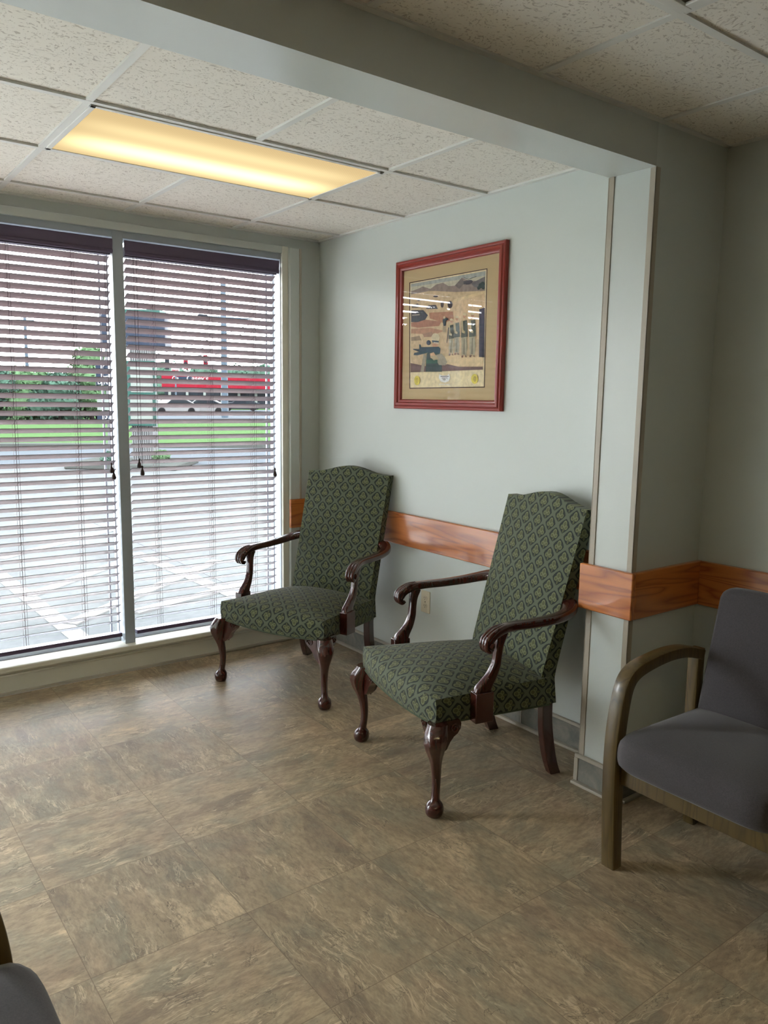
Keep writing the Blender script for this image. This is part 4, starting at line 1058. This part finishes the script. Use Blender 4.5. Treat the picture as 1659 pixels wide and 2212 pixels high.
# poles, signals and wires
def pole(u, vb, d, vt, r, label, name='utility_pole', arms=None):
    p = G(u, vb) if d is None else dist_pt(u, 860, d); D = math.hypot(p.x - CAM_POS.x, p.y - CAM_POS.y)
    h = dist_pt(u, vt, D).z - GZ
    t = thing(name, label, 'pole', (p.x, p.y, GZ), rotz)
    bm = new_bm(); tube(bm, [(0, 0, 0), (0, 0, h)], [r * 1.15, r * .85], 12); make('shaft', bm, M['steel'], t)
    if arms:
        bm = new_bm()
        for z_, l in arms: box(bm, (-l, -0.06, h - z_ - .06), (l, 0.06, h - z_ + .06))
        make('crossarm', bm, M['steel'], t)
    return h, p
h1, q1 = pole(486, 903, None, 600, 0.24, 'thick grey steel signal pole right of the white sedan', 'signal_pole', [(0.3, 1.0)])
h2, q2 = pole(62, 0, 80, 683, 0.16, 'thin grey utility pole above the trees in the left blind', 'utility_pole', [(0.4, 0.8)])
def wire(a, c, sag, label, r=0.035):
    bm = new_bm(); pts = []
    for k in range(17):
        t = k / 16; q = a.lerp(c, t); q = Vector((q.x, q.y, q.z - sag * 4 * t * (1 - t))); pts.append(q)
    tube(bm, pts, r, 5); tag(make('overhead_wire', bm, M['dark']), label, 'wire', 'overhead wires across the sky')
wire(dist_pt(180, 790, 62), dist_pt(640, 655, 60), 0.8, 'overhead wire rising from the dark blue sign to the right window edge', .03)
wire(dist_pt(350, 770, 66), dist_pt(620, 670, 64), 0.6, 'lower overhead wire right of the dark blue sign', .03)
wire(dist_pt(-40, 605, 70), dist_pt(250, 655, 70), 0.5, 'overhead wire high in the left blind', .03)
wire(dist_pt(500, 690, 60), dist_pt(640, 702, 60), 0.1, 'overhead wire beside the thick grey pole', .04)
WA = dist_pt(300, 768, 68); WB = Vector((q1.x, q1.y, WA.z + 0.1))
def span(t): q = WA.lerp(WB, t); return Vector((q.x, q.y, q.z - 0.15 * 4 * t * (1 - t)))
def signal(t_, label, lit=None):
    p = span(t_)
    t = thing('traffic_light', label, 'traffic light', (p.x, p.y, p.z - 1.02), rotz, 'traffic lights over the far street')
    bm = new_bm(); box(bm, (-.18, -.1, 0), (.18, .1, 1.0)); b_ = make('housing', bm, M['dark'] if lit is None else M['red'], t, bevel=0.03)
    for k in range(3):
        bm = new_bm(); rings(bm, [[(.1 * math.cos(a * PI / 6), y, .2 + k * .3 + .1 * math.sin(a * PI / 6)) for a in range(12)] for y in (-.16, -.1)]); make('lamp', bm, M['dark'], b_)
signal(0.34, 'traffic light right of the sign head, leftmost of the three')
signal(0.56, 'red-backed traffic light, middle of the three', 1)
signal(0.79, 'red-backed traffic light, rightmost of the three', 1)
wire(WA, WB, 0.15, 'span wire carrying the traffic lights', .03)
p = dist_pt(437, 686, 60); t = thing('street_light', 'dark street light head in the sky left of the thick grey pole', 'street light', (p.x, p.y, p.z), rotz)
bm = new_bm(); prism(bm, [(-.45, -.15, 0), (.45, -.15, 0), (.35, -.15, .22), (-.25, -.15, .25)], (0, .3, 0)); make('lamp_head', bm, M['dark'], t, bevel=0.02)
bm = new_bm(); e_ = Vector((q1.x, q1.y, 0)) - Vector((p.x, p.y, 0)); tube(bm, [(0.3, 0, .1), (e_.length, 0, .0)], 0.05, 6); make('arm', bm, M['steel'], t)

for i, (x, y, hh, wd_) in enumerate(((-14, 21, 6.2, 5.5), (-19.5, 22, 5.6, 5.5), (-25, 23, 6.6, 6), (-31, 25, 6.0, 6), (-9, 23, 5.0, 5))):
    rnd = random.Random(50 + i); t = thing('leafy_tree', ['green tree left of the parking lot, outside the photo, nearest the sign', 'green tree left of the parking lot, outside the photo, second from the sign', 'green tree left of the parking lot, outside the photo, tallest', 'green tree left of the parking lot, outside the photo, farthest left', 'green tree left of the parking lot, outside the photo, beside the lawn'][i], 'tree', (x, y, GZ), 0)
    bm = new_bm()
    for k in range(7):
        a = rnd.uniform(0, 6.28); c = (wd_ * .26 * math.cos(a), wd_ * .26 * math.sin(a), rnd.uniform(hh * .3, hh * .72)); blob(bm, c, wd_ * .28, rnd); foliage(bm, c, wd_ * .28, 160, rnd, .22)
    blob(bm, (0, 0, hh - wd_ * .28), wd_ * .28, rnd); foliage(bm, (0, 0, hh - wd_ * .28), wd_ * .28, 200, rnd, .22)
    make('foliage', bm, M['leaf'], t); bm = new_bm(); tube(bm, [(0, 0, 0), (0, 0, hh * .7)], [.2, .1], 7); make('trunk', bm, M['bark'], t)
